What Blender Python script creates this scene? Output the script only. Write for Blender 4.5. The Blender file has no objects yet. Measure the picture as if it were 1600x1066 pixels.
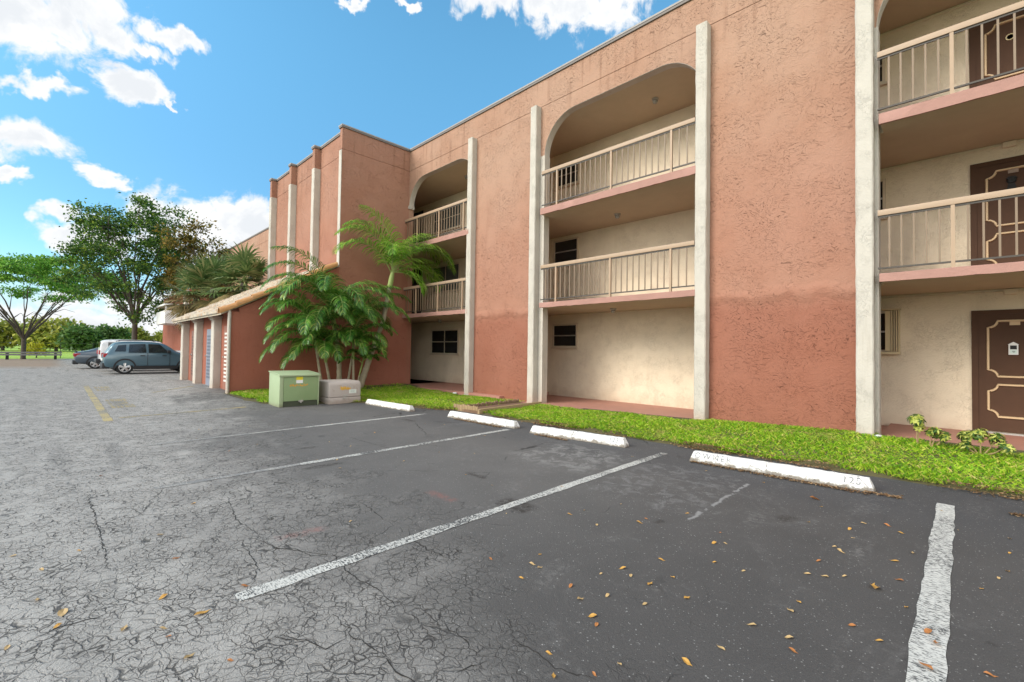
import bpy, bmesh, math, random
import numpy as np
from mathutils import Vector, Matrix, Quaternion

random.seed(7); RNG = np.random.default_rng(7)
S = bpy.context.scene
C = S.collection
R = math.radians

# ------------------------------------------------------------------ camera
EYE = 1.45
yaw, pitch, roll = R(44.791), R(1.301), R(0.845)
f = Vector((-math.sin(yaw)*math.cos(pitch), math.cos(yaw)*math.cos(pitch), math.sin(pitch)))
rt = Vector((math.cos(yaw), math.sin(yaw), 0)); up = rt.cross(f)
r2 = rt*math.cos(roll) + up*math.sin(roll); u2 = up*math.cos(roll) - rt*math.sin(roll)
cam = bpy.data.cameras.new('camera'); camo = bpy.data.objects.new('camera', cam); C.objects.link(camo)
cam.sensor_width = 36; cam.sensor_fit = 'HORIZONTAL'; cam.lens = 709.5/1600*36
cam.clip_start = 0.05; cam.clip_end = 3000
camo.matrix_world = Matrix(((r2.x, u2.x, -f.x, 0), (r2.y, u2.y, -f.y, 0), (r2.z, u2.z, -f.z, EYE), (0, 0, 0, 1)))
S.camera = camo

# ------------------------------------------------------------------ node helper
class NT:
    def __init__(s, tree): s.t = tree; s.n = tree.nodes; s.l = tree.links
    def new(s, typ, **kw):
        n = s.n.new(typ)
        for k, v in kw.items(): setattr(n, k, v)
        return n
    def put(s, sock, v):
        if v is None: return
        if isinstance(v, bpy.types.NodeSocket): s.l.new(v, sock)
        else:
            try: sock.default_value = v
            except Exception:
                sock.default_value = (v, v, v) if not hasattr(v, '__len__') else tuple(v)[:len(sock.default_value)]
    def math(s, op, a, b=None, c=None, clamp=False):
        n = s.new('ShaderNodeMath', operation=op, use_clamp=clamp)
        s.put(n.inputs[0], a); s.put(n.inputs[1], b); s.put(n.inputs[2], c)
        return n.outputs[0]
    def vmath(s, op, a, b=None, scale=None):
        n = s.new('ShaderNodeVectorMath', operation=op)
        s.put(n.inputs[0], a); s.put(n.inputs[1], b)
        if scale is not None: s.put(n.inputs['Scale'], scale)
        return n.outputs['Value'] if op in ('LENGTH', 'DISTANCE', 'DOT_PRODUCT') else n.outputs['Vector']
    def sep(s, v):
        n = s.new('ShaderNodeSeparateXYZ'); s.put(n.inputs[0], v); return n.outputs
    def comb(s, x, y, z):
        n = s.new('ShaderNodeCombineXYZ'); s.put(n.inputs[0], x); s.put(n.inputs[1], y); s.put(n.inputs[2], z); return n.outputs[0]
    def noise(s, vec, scale, detail=3, rough=0.55, dist=0.0, col=False):
        n = s.new('ShaderNodeTexNoise'); s.put(n.inputs['Vector'], vec)
        n.inputs['Scale'].default_value = scale; n.inputs['Detail'].default_value = detail
        n.inputs['Roughness'].default_value = rough; n.inputs['Distortion'].default_value = dist
        return n.outputs['Color'] if col else n.outputs['Fac']
    def vor(s, vec, scale, feature='F1', out='Distance', rnd=1.0):
        n = s.new('ShaderNodeTexVoronoi', feature=feature); s.put(n.inputs['Vector'], vec)
        n.inputs['Scale'].default_value = scale; n.inputs['Randomness'].default_value = rnd
        return n.outputs[out]
    def step(s, v, a, b, lo=0.0, hi=1.0):
        n = s.new('ShaderNodeMapRange', interpolation_type='SMOOTHSTEP'); s.put(n.inputs[0], v)
        n.inputs[1].default_value = a; n.inputs[2].default_value = b
        n.inputs[3].default_value = lo; n.inputs[4].default_value = hi
        return n.outputs[0]
    def mix(s, fac, a, b, mode='MIX'):
        n = s.new('ShaderNodeMix', data_type='RGBA', blend_type=mode)
        def c(v): return v if isinstance(v, bpy.types.NodeSocket) else (tuple(v)+(1,) if len(v) == 3 else v)
        s.put(n.inputs[0], fac); s.put(n.inputs[6], c(a)); s.put(n.inputs[7], c(b))
        return n.outputs[2]
    def ramp(s, fac, stops):
        n = s.new('ShaderNodeValToRGB'); s.put(n.inputs[0], fac); e = n.color_ramp.elements
        while len(e) < len(stops): e.new(0.5)
        for i, (p, c) in enumerate(stops): e[i].position = p; e[i].color = tuple(c)+(1,)
        return n.outputs[0]
    def bump(s, h, strength=0.5, dist=0.01, normal=None):
        n = s.new('ShaderNodeBump'); s.put(n.inputs['Height'], h)
        n.inputs['Strength'].default_value = strength; n.inputs['Distance'].default_value = dist
        if normal is not None: s.put(n.inputs['Normal'], normal)
        return n.outputs[0]
    def pos(s): return s.new('ShaderNodeNewGeometry').outputs['Position']
    def obj(s): return s.new('ShaderNodeTexCoord').outputs['Object']
    def island(s): return s.new('ShaderNodeNewGeometry').outputs['Random Per Island']

def new_mat(name):
    m = bpy.data.materials.new(name); m.use_nodes = True
    t = NT(m.node_tree); b = m.node_tree.nodes['Principled BSDF']
    return m, t, b
def setb(t, b, color=None, rough=None, normal=None, metal=None, spec=None):
    if color is not None: t.put(b.inputs['Base Color'], color if isinstance(color, bpy.types.NodeSocket) else tuple(color)+(1,))
    if rough is not None: t.put(b.inputs['Roughness'], rough)
    if normal is not None: t.put(b.inputs['Normal'], normal)
    if metal is not None: t.put(b.inputs['Metallic'], metal)
    if spec is not None: t.put(b.inputs['Specular IOR Level'], spec)

# ------------------------------------------------------------------ world + sun
SUN_EL, SUN_AZ = R(31), math.atan2(-0.92, -0.38)       # azimuth of the direction towards the sun
W = bpy.data.worlds.new('World'); S.world = W; W.use_nodes = True
wt = NT(W.node_tree); wt.n.clear()
sky = wt.new('ShaderNodeTexSky', sky_type='NISHITA'); sky.sun_disc = False
sky.sun_elevation = SUN_EL; sky.sun_rotation = math.pi/2 - SUN_AZ
sky.altitude = 10; sky.air_density = 1.0; sky.dust_density = 0.6; sky.ozone_density = 1.6
d = wt.new('ShaderNodeTexCoord').outputs['Generated']
dx, dy, dz = wt.sep(d)
az = wt.math('ARCTAN2', dy, wt.math('MULTIPLY', dx, -1.0))     # 0 towards -x, grows towards +y
az = wt.math('MULTIPLY', az, 1.0)
el = wt.math('ARCSINE', dz)
p0 = wt.comb(az, el, 0.0)
warp = wt.vmath('SUBTRACT', wt.noise(p0, 9, 5, 0.62, 0.3, col=True), (0.5, 0.5, 0.5))
p1 = wt.vmath('ADD', p0, wt.vmath('MULTIPLY', warp, (0.16, 0.10, 0)))
# azimuth (measured from -x towards +y), elevation, half sizes
clouds = [(-.05,.455,.15,.075),(.0,.50,.13,.06),(.05,.475,.09,.05),(.13,.505,.08,.028),(.10,.475,.06,.022),
 (-.025,.382,.06,.022),(.08,.415,.075,.036),(.06,.40,.05,.03),(.14,.408,.04,.012),
 (-.04,.302,.09,.048),(-.10,.30,.10,.07),(-.06,.236,.035,.018),(.05,.272,.055,.022),(.008,.205,.05,.02),
 (.20,.228,.17,.07),(.13,.225,.10,.06),(.27,.238,.14,.066),(.33,.215,.13,.06),(.035,.172,.085,.042),(.16,.175,.22,.06),(.24,.19,.2,.06),
 (.72,.665,.13,.04),(.86,.655,.15,.052),(.99,.64,.12,.06),(1.07,.68,.10,.06),(.45,.632,.05,.014),(.56,.64,.03,.012),
 (.05,.03,.5,.05),(.15,.07,.3,.03)]
dens = None
for (a, e, ra, re_) in clouds:
    q = wt.vmath('MULTIPLY', wt.vmath('SUBTRACT', p1, (a, e, 0)), (1/(ra*1.04), 1/(re_*1.06), 0))
    v = wt.math('SUBTRACT', 1.0, wt.vmath('LENGTH', q))
    dens = v if dens is None else wt.math('MAXIMUM', dens, v)
fb = wt.noise(p0, 22, 6, 0.6, 0.4)
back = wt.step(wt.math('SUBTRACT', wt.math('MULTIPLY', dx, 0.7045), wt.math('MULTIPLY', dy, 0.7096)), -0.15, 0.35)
behind = wt.math('MULTIPLY', wt.step(wt.noise(d, 3.2, 5, 0.6, 0.5), 0.36, 0.58), back)   # unseen bright cloud bank behind the camera, added as soft fill light
dens2 = wt.math('ADD', dens, wt.math('MULTIPLY', wt.math('SUBTRACT', fb, 0.5), 1.3))
alpha = wt.step(dens2, 0.26, 0.62)
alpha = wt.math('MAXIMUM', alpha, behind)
core = wt.step(wt.math('ADD', dens2, wt.math('MULTIPLY', wt.math('SUBTRACT', wt.noise(wt.vmath('ADD', p1, (0, .02, 0)), 13, 4), 0.5), 2.6)), 0.45, 1.15)
ccol = wt.mix(core, (4.95, 5.0, 5.05), (4.15, 4.32, 4.52))
hsv = wt.new('ShaderNodeHueSaturation'); wt.put(hsv.inputs['Color'], sky.outputs[0])
hsv.inputs['Saturation'].default_value = 1.12; hsv.inputs['Value'].default_value = 1.42; hsv.inputs['Hue'].default_value = 0.493
tint = wt.mix(1.0, hsv.outputs[0], (0.72, 1.02, 0.98), 'MULTIPLY')
low = wt.mix(wt.step(dz, 0.60, 0.18), tint, wt.mix(1.0, tint, (0.66, 0.655, 0.74), 'MULTIPLY'))
skycol = wt.mix(wt.step(dz, 0.17, -0.01), low, (3.3, 4.1, 4.8))
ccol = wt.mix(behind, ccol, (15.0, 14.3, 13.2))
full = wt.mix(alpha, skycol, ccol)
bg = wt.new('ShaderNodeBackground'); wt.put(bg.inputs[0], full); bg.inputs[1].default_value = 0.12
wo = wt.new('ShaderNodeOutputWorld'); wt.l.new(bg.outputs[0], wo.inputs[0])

sl = bpy.data.lights.new('sun', 'SUN'); sl.energy = 2.0; sl.angle = R(32); sl.color = (1.0, 0.93, 0.83)
so = bpy.data.objects.new('sun', sl); C.objects.link(so)
sd = Vector((math.cos(SUN_AZ)*math.cos(SUN_EL), math.sin(SUN_AZ)*math.cos(SUN_EL), math.sin(SUN_EL)))
so.rotation_euler = sd.to_track_quat('Z', 'Y').to_euler(); so.location = (0, 0, 30)
S.view_settings.view_transform = 'Standard'; S.view_settings.look = 'None'
S.view_settings.exposure = 0.8; S.view_settings.gamma = 1.0
S.render.engine = 'CYCLES'

# ------------------------------------------------------------------ materials
def stucco(name, low, high, z0=2.40, z1=2.62, relief=1.0, pale=None):
    m, t, b = new_mat(name); P = t.pos(); x, y, z = t.sep(P)
    n1 = t.noise(P, 0.7, 4, 0.6); n2 = t.noise(P, 5, 4, 0.6, 0.6)
    zz = t.math('ADD', z, t.math('MULTIPLY', t.math('SUBTRACT', t.noise(P, 1.6, 3), 0.5), 0.45))
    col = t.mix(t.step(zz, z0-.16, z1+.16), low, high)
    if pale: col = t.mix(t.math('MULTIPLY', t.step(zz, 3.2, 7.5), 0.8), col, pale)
    col = t.mix(t.step(n1, 0.30, 0.75), t.mix(1.0, col, (1.0, 1.03, 1.05), 'MULTIPLY'), t.mix(1.0, col, (0.93, 0.88, 0.85), 'MULTIPLY'))
    col = t.mix(t.math('MULTIPLY', t.step(n2, 0.35, 0.85), 0.22), col, t.mix(1.0, col, (1.12, 1.12, 1.12), 'MULTIPLY'))
    # trowel ridges: thin curved creases of the skip-trowel texture
    wv = t.vmath('ADD', P, t.vmath('MULTIPLY', t.vmath('SUBTRACT', t.noise(P, 3.0, 2, 0.5, 0, True), (.5,.5,.5)), (0.35, 0.35, 0.35)))
    pp = t.vmath('MULTIPLY', wv, (1.0, 1.0, 1.7))
    x_, y_, z_ = t.sep(wv)
    def strokes(sl, sc, w_, thr):
        q = t.comb(t.math('MULTIPLY', t.math('ADD', x_, y_), 0.55), 0.0, t.math('ADD', t.math('MULTIPLY', z_, 1.7), t.math('MULTIPLY', t.math('ADD', x_, y_), sl)))
        a_ = t.math('ABSOLUTE', t.math('SUBTRACT', t.noise(q, sc, 1.5, 0.5, 0.5), 0.5))
        return t.math('MULTIPLY', t.step(a_, w_, w_*0.2), t.step(t.noise(q, sc*1.7, 2, 0.5), thr, thr+0.07))
    ridge = strokes(0.6, 12.0, 0.018, 0.55)
    ridge2 = t.math('MAXIMUM', strokes(-0.45, 17.0, 0.024, 0.56), strokes(0.2, 25.0, 0.030, 0.57))
    mask = t.step(t.noise(P, 1.3, 3, 0.6), 0.36, 0.60)
    crease = t.math('MULTIPLY', t.math('MAXIMUM', ridge, t.math('MULTIPLY', ridge2, 0.7)), mask)
    col = t.mix(t.math('MULTIPLY', crease, 0.66*relief), col, t.mix(1.0, col, (0.42, 0.34, 0.30), 'MULTIPLY'))
    h = t.math('ADD', t.math('MULTIPLY', crease, -0.9), t.math('MULTIPLY', t.noise(P, 38, 4, 0.6), 0.45))
    h = t.math('ADD', h, t.math('MULTIPLY', t.noise(pp, 8, 3, 0.6, 0.8), 0.6))
    band = t.math('MULTIPLY', t.math('SUBTRACT', 1.0, t.step(t.math('ABSOLUTE', t.math('SUBTRACT', zz, 2.55)), 0.0, 0.16)), 1.2)
    h = t.math('ADD', h, band)
    drip = t.math('MULTIPLY', t.step(t.noise(t.vmath('MULTIPLY', P, (5.5, 5.5, 0.35)), 1.0, 4, 0.65), 0.52, 0.70), t.step(t.math('ADD', z, t.math('MULTIPLY', n1, 1.2)), 7.6, 9.2))
    col = t.mix(t.math('MULTIPLY', drip, 0.55), col, (0.20, 0.10, 0.06))
    soot = t.math('MULTIPLY', t.step(t.noise(t.vmath('MULTIPLY', P, (2.2, 2.2, 0.22)), 1.0, 5, 0.7), 0.55, 0.75), 0.28)
    col = t.mix(soot, col, t.mix(1.0, col, (0.66, 0.60, 0.58), 'MULTIPLY'))
    dirt = t.math('MULTIPLY', t.step(t.math('ADD', z, t.math('MULTIPLY', n2, 0.5)), 0.75, 0.15), 0.30)
    col = t.mix(dirt, col, (0.22, 0.09, 0.045))
    setb(t, b, col, 0.88, t.bump(h, 0.85*relief, 0.026), spec=0.25)
    return m
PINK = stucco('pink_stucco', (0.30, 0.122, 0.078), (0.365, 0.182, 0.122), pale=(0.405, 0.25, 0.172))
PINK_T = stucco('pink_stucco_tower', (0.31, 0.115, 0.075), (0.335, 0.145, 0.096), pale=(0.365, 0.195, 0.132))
PINK_S = stucco('pink_stucco_shed', (0.31, 0.11, 0.07), (0.31, 0.11, 0.07), relief=0.6)

def plain(name, col, rough=0.6, var=0.12, scale=6, bump=0.15, bscale=60, metal=0.0, spec=0.4, bd=0.004, local=False):
    m, t, b = new_mat(name); P = t.obj() if local else t.pos()
    n = t.noise(P, scale, 5, 0.62)
    c = t.mix(n, tuple(v*(1-var) for v in col), tuple(min(1, v*(1+var)) for v in col))
    setb(t, b, c, rough, t.bump(t.noise(P, bscale, 3), bump, bd) if bump else None, metal, spec)
    return m
def cream_stucco(name, col, relief=1.0, stain=0.3):
    m, t, b = new_mat(name); P = t.pos(); x, y, z = t.sep(P)
    c = t.mix(t.noise(P, 2.2, 5, 0.65), tuple(v*0.88 for v in col), tuple(min(.9, v*1.06) for v in col))
    str_ = t.noise(t.vmath('MULTIPLY', P, (9, 9, 0.7)), 1.0, 4, 0.6)
    c = t.mix(t.math('MULTIPLY', t.step(str_, 0.55, 0.75), stain), c, tuple(v*f_ for v, f_ in zip(col, (.62, .56, .48))))
    sp = t.math('MULTIPLY', t.step(t.vor(P, 14), 0.10, 0.05), t.step(t.noise(P, 2.1, 2), 0.50, 0.62))
    c = t.mix(t.math('MULTIPLY', sp, 0.55), c, (0.16, 0.13, 0.10))
    foot = t.step(t.math('ADD', z, t.math('MULTIPLY', t.noise(P, 4, 3), 0.5)), 0.75, 0.25)
    c = t.mix(t.math('MULTIPLY', foot, 0.35), c, (0.42, 0.24, 0.14))
    wv = t.vmath('ADD', P, t.vmath('MULTIPLY', t.vmath('SUBTRACT', t.noise(P, 4.0, 2, 0.5, 0, True), (.5,.5,.5)), (0.3, 0.3, 0.3)))
    a = t.math('ABSOLUTE', t.math('SUBTRACT', t.noise(wv, 11, 3, 0.6, 1.5), 0.5))
    ridge = t.math('MULTIPLY', t.step(a, 0.04, 0.0), t.step(t.noise(P, 2.3, 2), 0.38, 0.6))
    c = t.mix(t.math('MULTIPLY', ridge, 0.16*relief), c, tuple(v*0.5 for v in col))
    h = t.math('ADD', t.math('MULTIPLY', ridge, -0.7), t.math('ADD', t.noise(P, 42, 4, 0.6), t.noise(P, 9, 3)))
    setb(t, b, c, 0.85, t.bump(h, 0.55*relief, 0.014), spec=0.25)
    return m
CREAM = cream_stucco('cream_pilaster', (0.52, 0.475, 0.41), 1.0, 0.28)
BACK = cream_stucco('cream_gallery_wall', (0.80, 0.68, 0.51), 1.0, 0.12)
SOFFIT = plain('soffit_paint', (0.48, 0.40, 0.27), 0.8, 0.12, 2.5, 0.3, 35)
NOSE = plain('pink_slab_edge', (0.36, 0.195, 0.155), 0.8, 0.2, 4, 0.6, 25, bd=0.01)
WALK = plain('pink_walk_paint', (0.42, 0.20, 0.15), 0.6, 0.18, 3, 0.3, 40)
TAN = plain('tan_rail_paint', (0.37, 0.255, 0.165), 0.5, 0.1, 8, 0.1, 50)
TAND = plain('tan_baluster_paint', (0.21, 0.145, 0.092), 0.5, 0.1, 8, 0.1, 50)
DARKBAR = plain('dark_rail_bar', (0.055, 0.045, 0.035), 0.5)
COPE = plain('coping_metal', (0.16, 0.135, 0.12), 0.6, 0.2, 8)
COPE_L = plain('coping_top', (0.30, 0.27, 0.25), 0.6, 0.2, 8)
WINFR = plain('window_frame_paint', (0.60, 0.50, 0.37), 0.5)
WINMET = plain('window_aluminium', (0.42, 0.40, 0.37), 0.4, metal=0.4)
DOOR = plain('brown_door_paint', (0.085, 0.043, 0.025), 0.62, 0.18, 5, 0.2, 40, spec=.18)
MOULD = plain('door_moulding_paint', (0.60, 0.43, 0.25), 0.5, 0.08)
WHITE = plain('white_paint', (0.74, 0.73, 0.70), 0.5, 0.08)
BLACK = plain('black_rubber', (0.018, 0.018, 0.018), 0.7)
CONC = plain('bare_concrete', (0.40, 0.36, 0.31), 0.85, 0.2, 12, 0.5, 60)
m, t, b = new_mat('window_glass'); P = t.pos()
setb(t, b, t.mix(t.noise(P, 3, 3), (0.012, 0.014, 0.014), (0.03, 0.033, 0.032)), 0.12, spec=0.6); GLASS = m
m, t, b = new_mat('blind_glass'); P = t.pos(); x, y, z = t.sep(P)
sl_ = t.math('SINE', t.math('MULTIPLY', z, 130.0))
setb(t, b, t.mix(t.step(sl_, -0.3, 0.4), (0.05, 0.055, 0.05), (0.15, 0.155, 0.14)), 0.15, spec=0.6); BLINDG = m

# asphalt -------------------------------------------------------------
def asphalt():
    m, t, b = new_mat('asphalt'); P = t.pos(); x, y, z = t.sep(P)
    big = t.noise(P, 0.35, 4, 0.6); mid = t.noise(P, 1.7, 4, 0.6); fine = t.noise(P, 130, 2, 0.7)
    lane = t.math('ADD', t.math('MULTIPLY', t.math('SUBTRACT', 2.6, y), 0.42), t.math('MULTIPLY', t.math('ADD', x, 3.0), -0.085))
    lane = t.math('ADD', lane, t.math('MULTIPLY', t.math('SUBTRACT', big, 0.5), 1.6))
    lane = t.math('ADD', lane, t.math('MULTIPLY', t.math('SUBTRACT', mid, 0.5), 0.6))
    L = t.step(lane, 0.15, 1.25)
    seal = t.math('MULTIPLY', t.step(y, 4.6, 5.9), t.step(x, -16, -11))
    dark = t.mix(1.0, t.mix(mid, (0.115, 0.108, 0.102), (0.175, 0.164, 0.155)), t.mix(t.step(x, -4.5, -0.6), (1.0, 1.0, 1.0), (0.62, 0.61, 0.61)), 'MULTIPLY')
    light = t.mix(mid, (0.385, 0.360, 0.332), (0.50, 0.472, 0.435))
    col = t.mix(L, dark, light)
    col = t.mix(t.math('MULTIPLY', seal, 0.55), col, (0.07, 0.07, 0.075))
    # streaks swept along the lane
    stv = t.noise(t.vmath('MULTIPLY', P, (0.18, 1.8, 1.0)), 1.6, 4, 0.6)
    col = t.mix(t.math('MULTIPLY', t.step(stv, 0.52, 0.72), t.math('MULTIPLY', L, 0.40)), col, (0.12, 0.115, 0.11))
    # pale dusty scuffs
    sc = t.step(t.noise(t.vmath('MULTIPLY', P, (1.0, 1.6, 1.0)), 1.3, 6, 0.72, 1.2), 0.60, 0.72)
    col = t.mix(t.math('MULTIPLY', sc, 0.28), col, (0.27, 0.26, 0.25))
    # rectangular resurfaced patch
    def box(x0, x1, y0, y1, e=0.05):
        wob = t.math('MULTIPLY', t.math('SUBTRACT', t.noise(P, 6, 2), 0.5), 0.12)
        xx = t.math('ADD', x, wob); yy = t.math('ADD', y, wob)
        a_ = t.math('MULTIPLY', t.step(xx, x0-e, x0+e), t.step(xx, x1+e, x1-e))
        return t.math('MULTIPLY', a_, t.math('MULTIPLY', t.step(yy, y0-e, y0+e), t.step(yy, y1+e, y1-e)))
    scr = t.step(t.noise(P, 5, 6, 0.75, 0.8), 0.46, 0.62)
    col = t.mix(t.math('MULTIPLY', t.math('MULTIPLY', box(-4.55, -3.25, 4.5, 5.75, .2), scr), 0.75), col, (0.30, 0.29, 0.275))
    col = t.mix(t.math('MULTIPLY', t.math('MULTIPLY', box(-2.95, -1.75, 4.0, 5.7, .1), scr), 0.45), col, (0.26, 0.25, 0.245))
    col = t.mix(t.math('MULTIPLY', t.math('MULTIPLY', box(-1.725, -1.695, 3.95, 5.55, .012), t.step(t.noise(P, 9, 3), 0.42, 0.5)), 0.85), col, (0.33, 0.32, 0.31))
    col = t.mix(t.math('MULTIPLY', t.math('MULTIPLY', box(-15.5, -13.6, 2.15, 3.25, .12), t.step(t.noise(P, 3, 5, .7), .3, .6)), 0.6), col, (0.10, 0.095, 0.09))
    nb = t.step(t.noise(P, 16, 5, .75), .36, .58)
    for (hx, hy, lx, ly) in ((-5.62, 2.38, .05, .24), (-4.02, 3.5, .16, .05), (-8.08, 5.18, .2, .07), (-6.78, 2.63, .04, .14), (-1.12, 4.62, .05, .10), (-3.0, 3.1, .2, .12)):
        col = t.mix(t.math('MULTIPLY', t.math('MULTIPLY', box(hx-lx, hx+lx, hy-ly, hy+ly, .05), nb), 0.85), col, (0.035, 0.028, 0.022))
    for (hx, hy, lx, ly) in ((-3.69, 2.75, .20, .05), (-3.69, 1.40, .05, .16)):
        col = t.mix(t.math('MULTIPLY', t.math('MULTIPLY', box(hx-lx, hx+lx, hy-ly, hy+ly, .04), nb), 0.30), col, (0.45, 0.12, 0.09))
    # oil spots
    oil = t.math('MULTIPLY', t.step(t.noise(P, 2.3, 4, 0.6), 0.66, 0.74), t.step(y, 1.5, 3.0))
    col = t.mix(t.math('MULTIPLY', oil, 0.6), col, (0.022, 0.021, 0.021))
    # aggregate flecks
    fl = t.vor(P, 75); flm = t.step(t.vor(P, 62, out='Color'), 0.72, 0.9) if False else t.step(t.noise(P, 55, 2, 0.5), 0.55, 0.68)
    fleck = t.math('MULTIPLY', t.step(fl, 0.32, 0.12), flm)
    col = t.mix(t.math('MULTIPLY', fleck, 0.75), col, (0.56, 0.54, 0.51))
    fl2 = t.math('MULTIPLY', t.step(t.vor(P, 33), 0.20, 0.10), t.step(t.noise(P, 21, 2, 0.5), 0.54, 0.60))
    col = t.mix(t.math('MULTIPLY', fl2, 0.7), col, (0.50, 0.48, 0.45))
    dust = t.step(t.noise(t.vmath('MULTIPLY', P, (1.4, .8, 1)), 0.9, 6, 0.75, 0.8), 0.52, 0.70)
    col = t.mix(t.math('MULTIPLY', t.math('MULTIPLY', dust, t.step(t.noise(P, 19, 4, .7), .42, .62)), 0.30), col, (0.34, 0.32, 0.30))
    col = t.mix(t.math('MULTIPLY', t.step(fine, 0.38, 0.62), 0.35), t.mix(1.0, col, (0.7, 0.7, 0.7), 'MULTIPLY'), t.mix(1.0, col, (1.25, 1.25, 1.25), 'MULTIPLY'))
    # cracks
    wv = t.vmath('ADD', P, t.vmath('MULTIPLY', t.vmath('SUBTRACT', t.noise(P, 9, 3, 0.6, 0, True), (.5,.5,.5)), (0.10, 0.10, 0)))
    wv2 = t.vmath('ADD', P, t.vmath('MULTIPLY', t.vmath('SUBTRACT', t.noise(P, 3.0, 4, 0.6, 0, True), (.5,.5,.5)), (0.34, 0.34, 0)))
    def flat(v): 
        xx, yy, zz = t.sep(v); return t.comb(xx, yy, 0.0)
    gat = t.step(t.vor(flat(wv), 14.0, 'DISTANCE_TO_EDGE'), 0.055, 0.012)
    gat2 = t.step(t.vor(flat(wv), 27.0, 'DISTANCE_TO_EDGE'), 0.085, 0.015)
    gm = t.math('MULTIPLY', t.step(t.math('ADD', lane, t.math('MULTIPLY', t.math('SUBTRACT', mid, .5), 1.2)), 0.05, 0.60), t.step(t.noise(P, 2.6, 3, 0.6), 0.20, 0.42))
    gvar = t.step(t.noise(P, 4.3, 3, 0.6), 0.32, 0.58)
    gat = t.math('MULTIPLY', t.math('MAXIMUM', t.math('MULTIPLY', gat, t.math('ADD', 0.25, t.math('MULTIPLY', gvar, 0.75))), t.math('MULTIPLY', gat2, t.math('MULTIPLY', gvar, 0.5))), gm)
    lng = t.step(t.vor(flat(wv2), 0.62, 'DISTANCE_TO_EDGE'), 0.006, 0.002)
    lng = t.math('MULTIPLY', lng, t.math('MULTIPLY', t.step(t.noise(P, 0.9, 3), 0.48, 0.60), t.step(x, -1.5, -4.0, 0.0, 1.0)))
    lng2 = t.math('MULTIPLY', t.step(t.vor(flat(wv2), 2.4, 'DISTANCE_TO_EDGE'), 0.011, 0.003), t.math('MULTIPLY', t.step(t.noise(P, 1.3, 3), 0.54, 0.66), t.step(lane, -0.6, 0.3)))
    crk = t.math('MAXIMUM', t.math('MAXIMUM', t.math('MULTIPLY', gat, 0.92), lng), t.math('MULTIPLY', lng2, 0.8))
    col = t.mix(t.math('MULTIPLY', crk, 0.86), col, (0.018, 0.016, 0.014))
    # leaf litter and sand washed over the far left edge of the lot
    sand = t.math('MULTIPLY', t.step(t.math('ADD', x, t.math('MULTIPLY', big, 8)), -34, -42), t.step(t.math('ADD', y, t.math('MULTIPLY', mid, 1.2)), 1.6, 0.2))
    col = t.mix(t.math('MULTIPLY', sand, 0.8), col, t.mix(t.noise(P, 3, 5, 0.7), (0.19, 0.115, 0.07), (0.36, 0.26, 0.17)))
    h = t.math('ADD', t.math('MULTIPLY', crk, -2.2), t.math('ADD', t.math('MULTIPLY', fine, 0.5), t.math('MULTIPLY', t.noise(P, 45, 3, 0.7), 0.7)))
    setb(t, b, col, t.math('SUBTRACT', 0.86, t.math('MULTIPLY', oil, 0.3)), t.bump(h, 0.7, 0.008), spec=0.35)
    return m
ASPH = asphalt()

def worn_paint(name, col, wear=0.5, scale=22, under=(0.07, 0.07, 0.07)):
    m, t, b = new_mat(name); P = t.pos()
    n = t.noise(t.vmath('MULTIPLY', P, (1.0, 1.8, 1)), scale, 5, 0.7, 0.8); big = t.noise(P, 1.4, 3, 0.6)
    wv = t.vmath('ADD', P, t.vmath('MULTIPLY', t.vmath('SUBTRACT', t.noise(P, 9, 3, 0.6, 0, True), (.5,.5,.5)), (0.08, 0.08, 0)))
    ck = t.step(t.vor(wv, 11, 'DISTANCE_TO_EDGE'), 0.035, 0.01); chip = t.step(t.noise(t.vmath('MULTIPLY', P, (34, 95, 1)), 1.0, 3, 0.6, 0.5), 0.49, 0.58)
    fac = t.step(t.math('ADD', n, t.math('MULTIPLY', t.math('SUBTRACT', big, 0.5), 0.8)), wear+0.02, wear+0.14)
    fac = t.math('MAXIMUM', fac, t.math('MULTIPLY', ck, t.step(big, 0.50, 0.62)))
    fac = t.math('MAXIMUM', fac, t.math('MULTIPLY', chip, t.step(big, 0.34, 0.54, 0.6, 1.0)))
    c = t.mix(t.noise(P, 5, 4), tuple(v*0.8 for v in col), col)
    c = t.mix(fac, c, under)
    setb(t, b, c, 0.8, t.bump(t.noise(P, 90, 3), 0.4, 0.004), spec=0.3)
    return m
LINE = worn_paint('white_line_paint', (0.60, 0.585, 0.54), 0.56)
LINEW = worn_paint('old_line_paint', (0.42, 0.40, 0.36), 0.42, under=(0.20, 0.195, 0.19))
YELL = worn_paint('yellow_line_paint', (0.50, 0.39, 0.17), 0.46, under=(0.2, 0.19, 0.17))
YELLW = worn_paint('old_yellow_paint', (0.40, 0.31, 0.14), 0.47, 12, under=(0.2, 0.19, 0.17))

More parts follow.
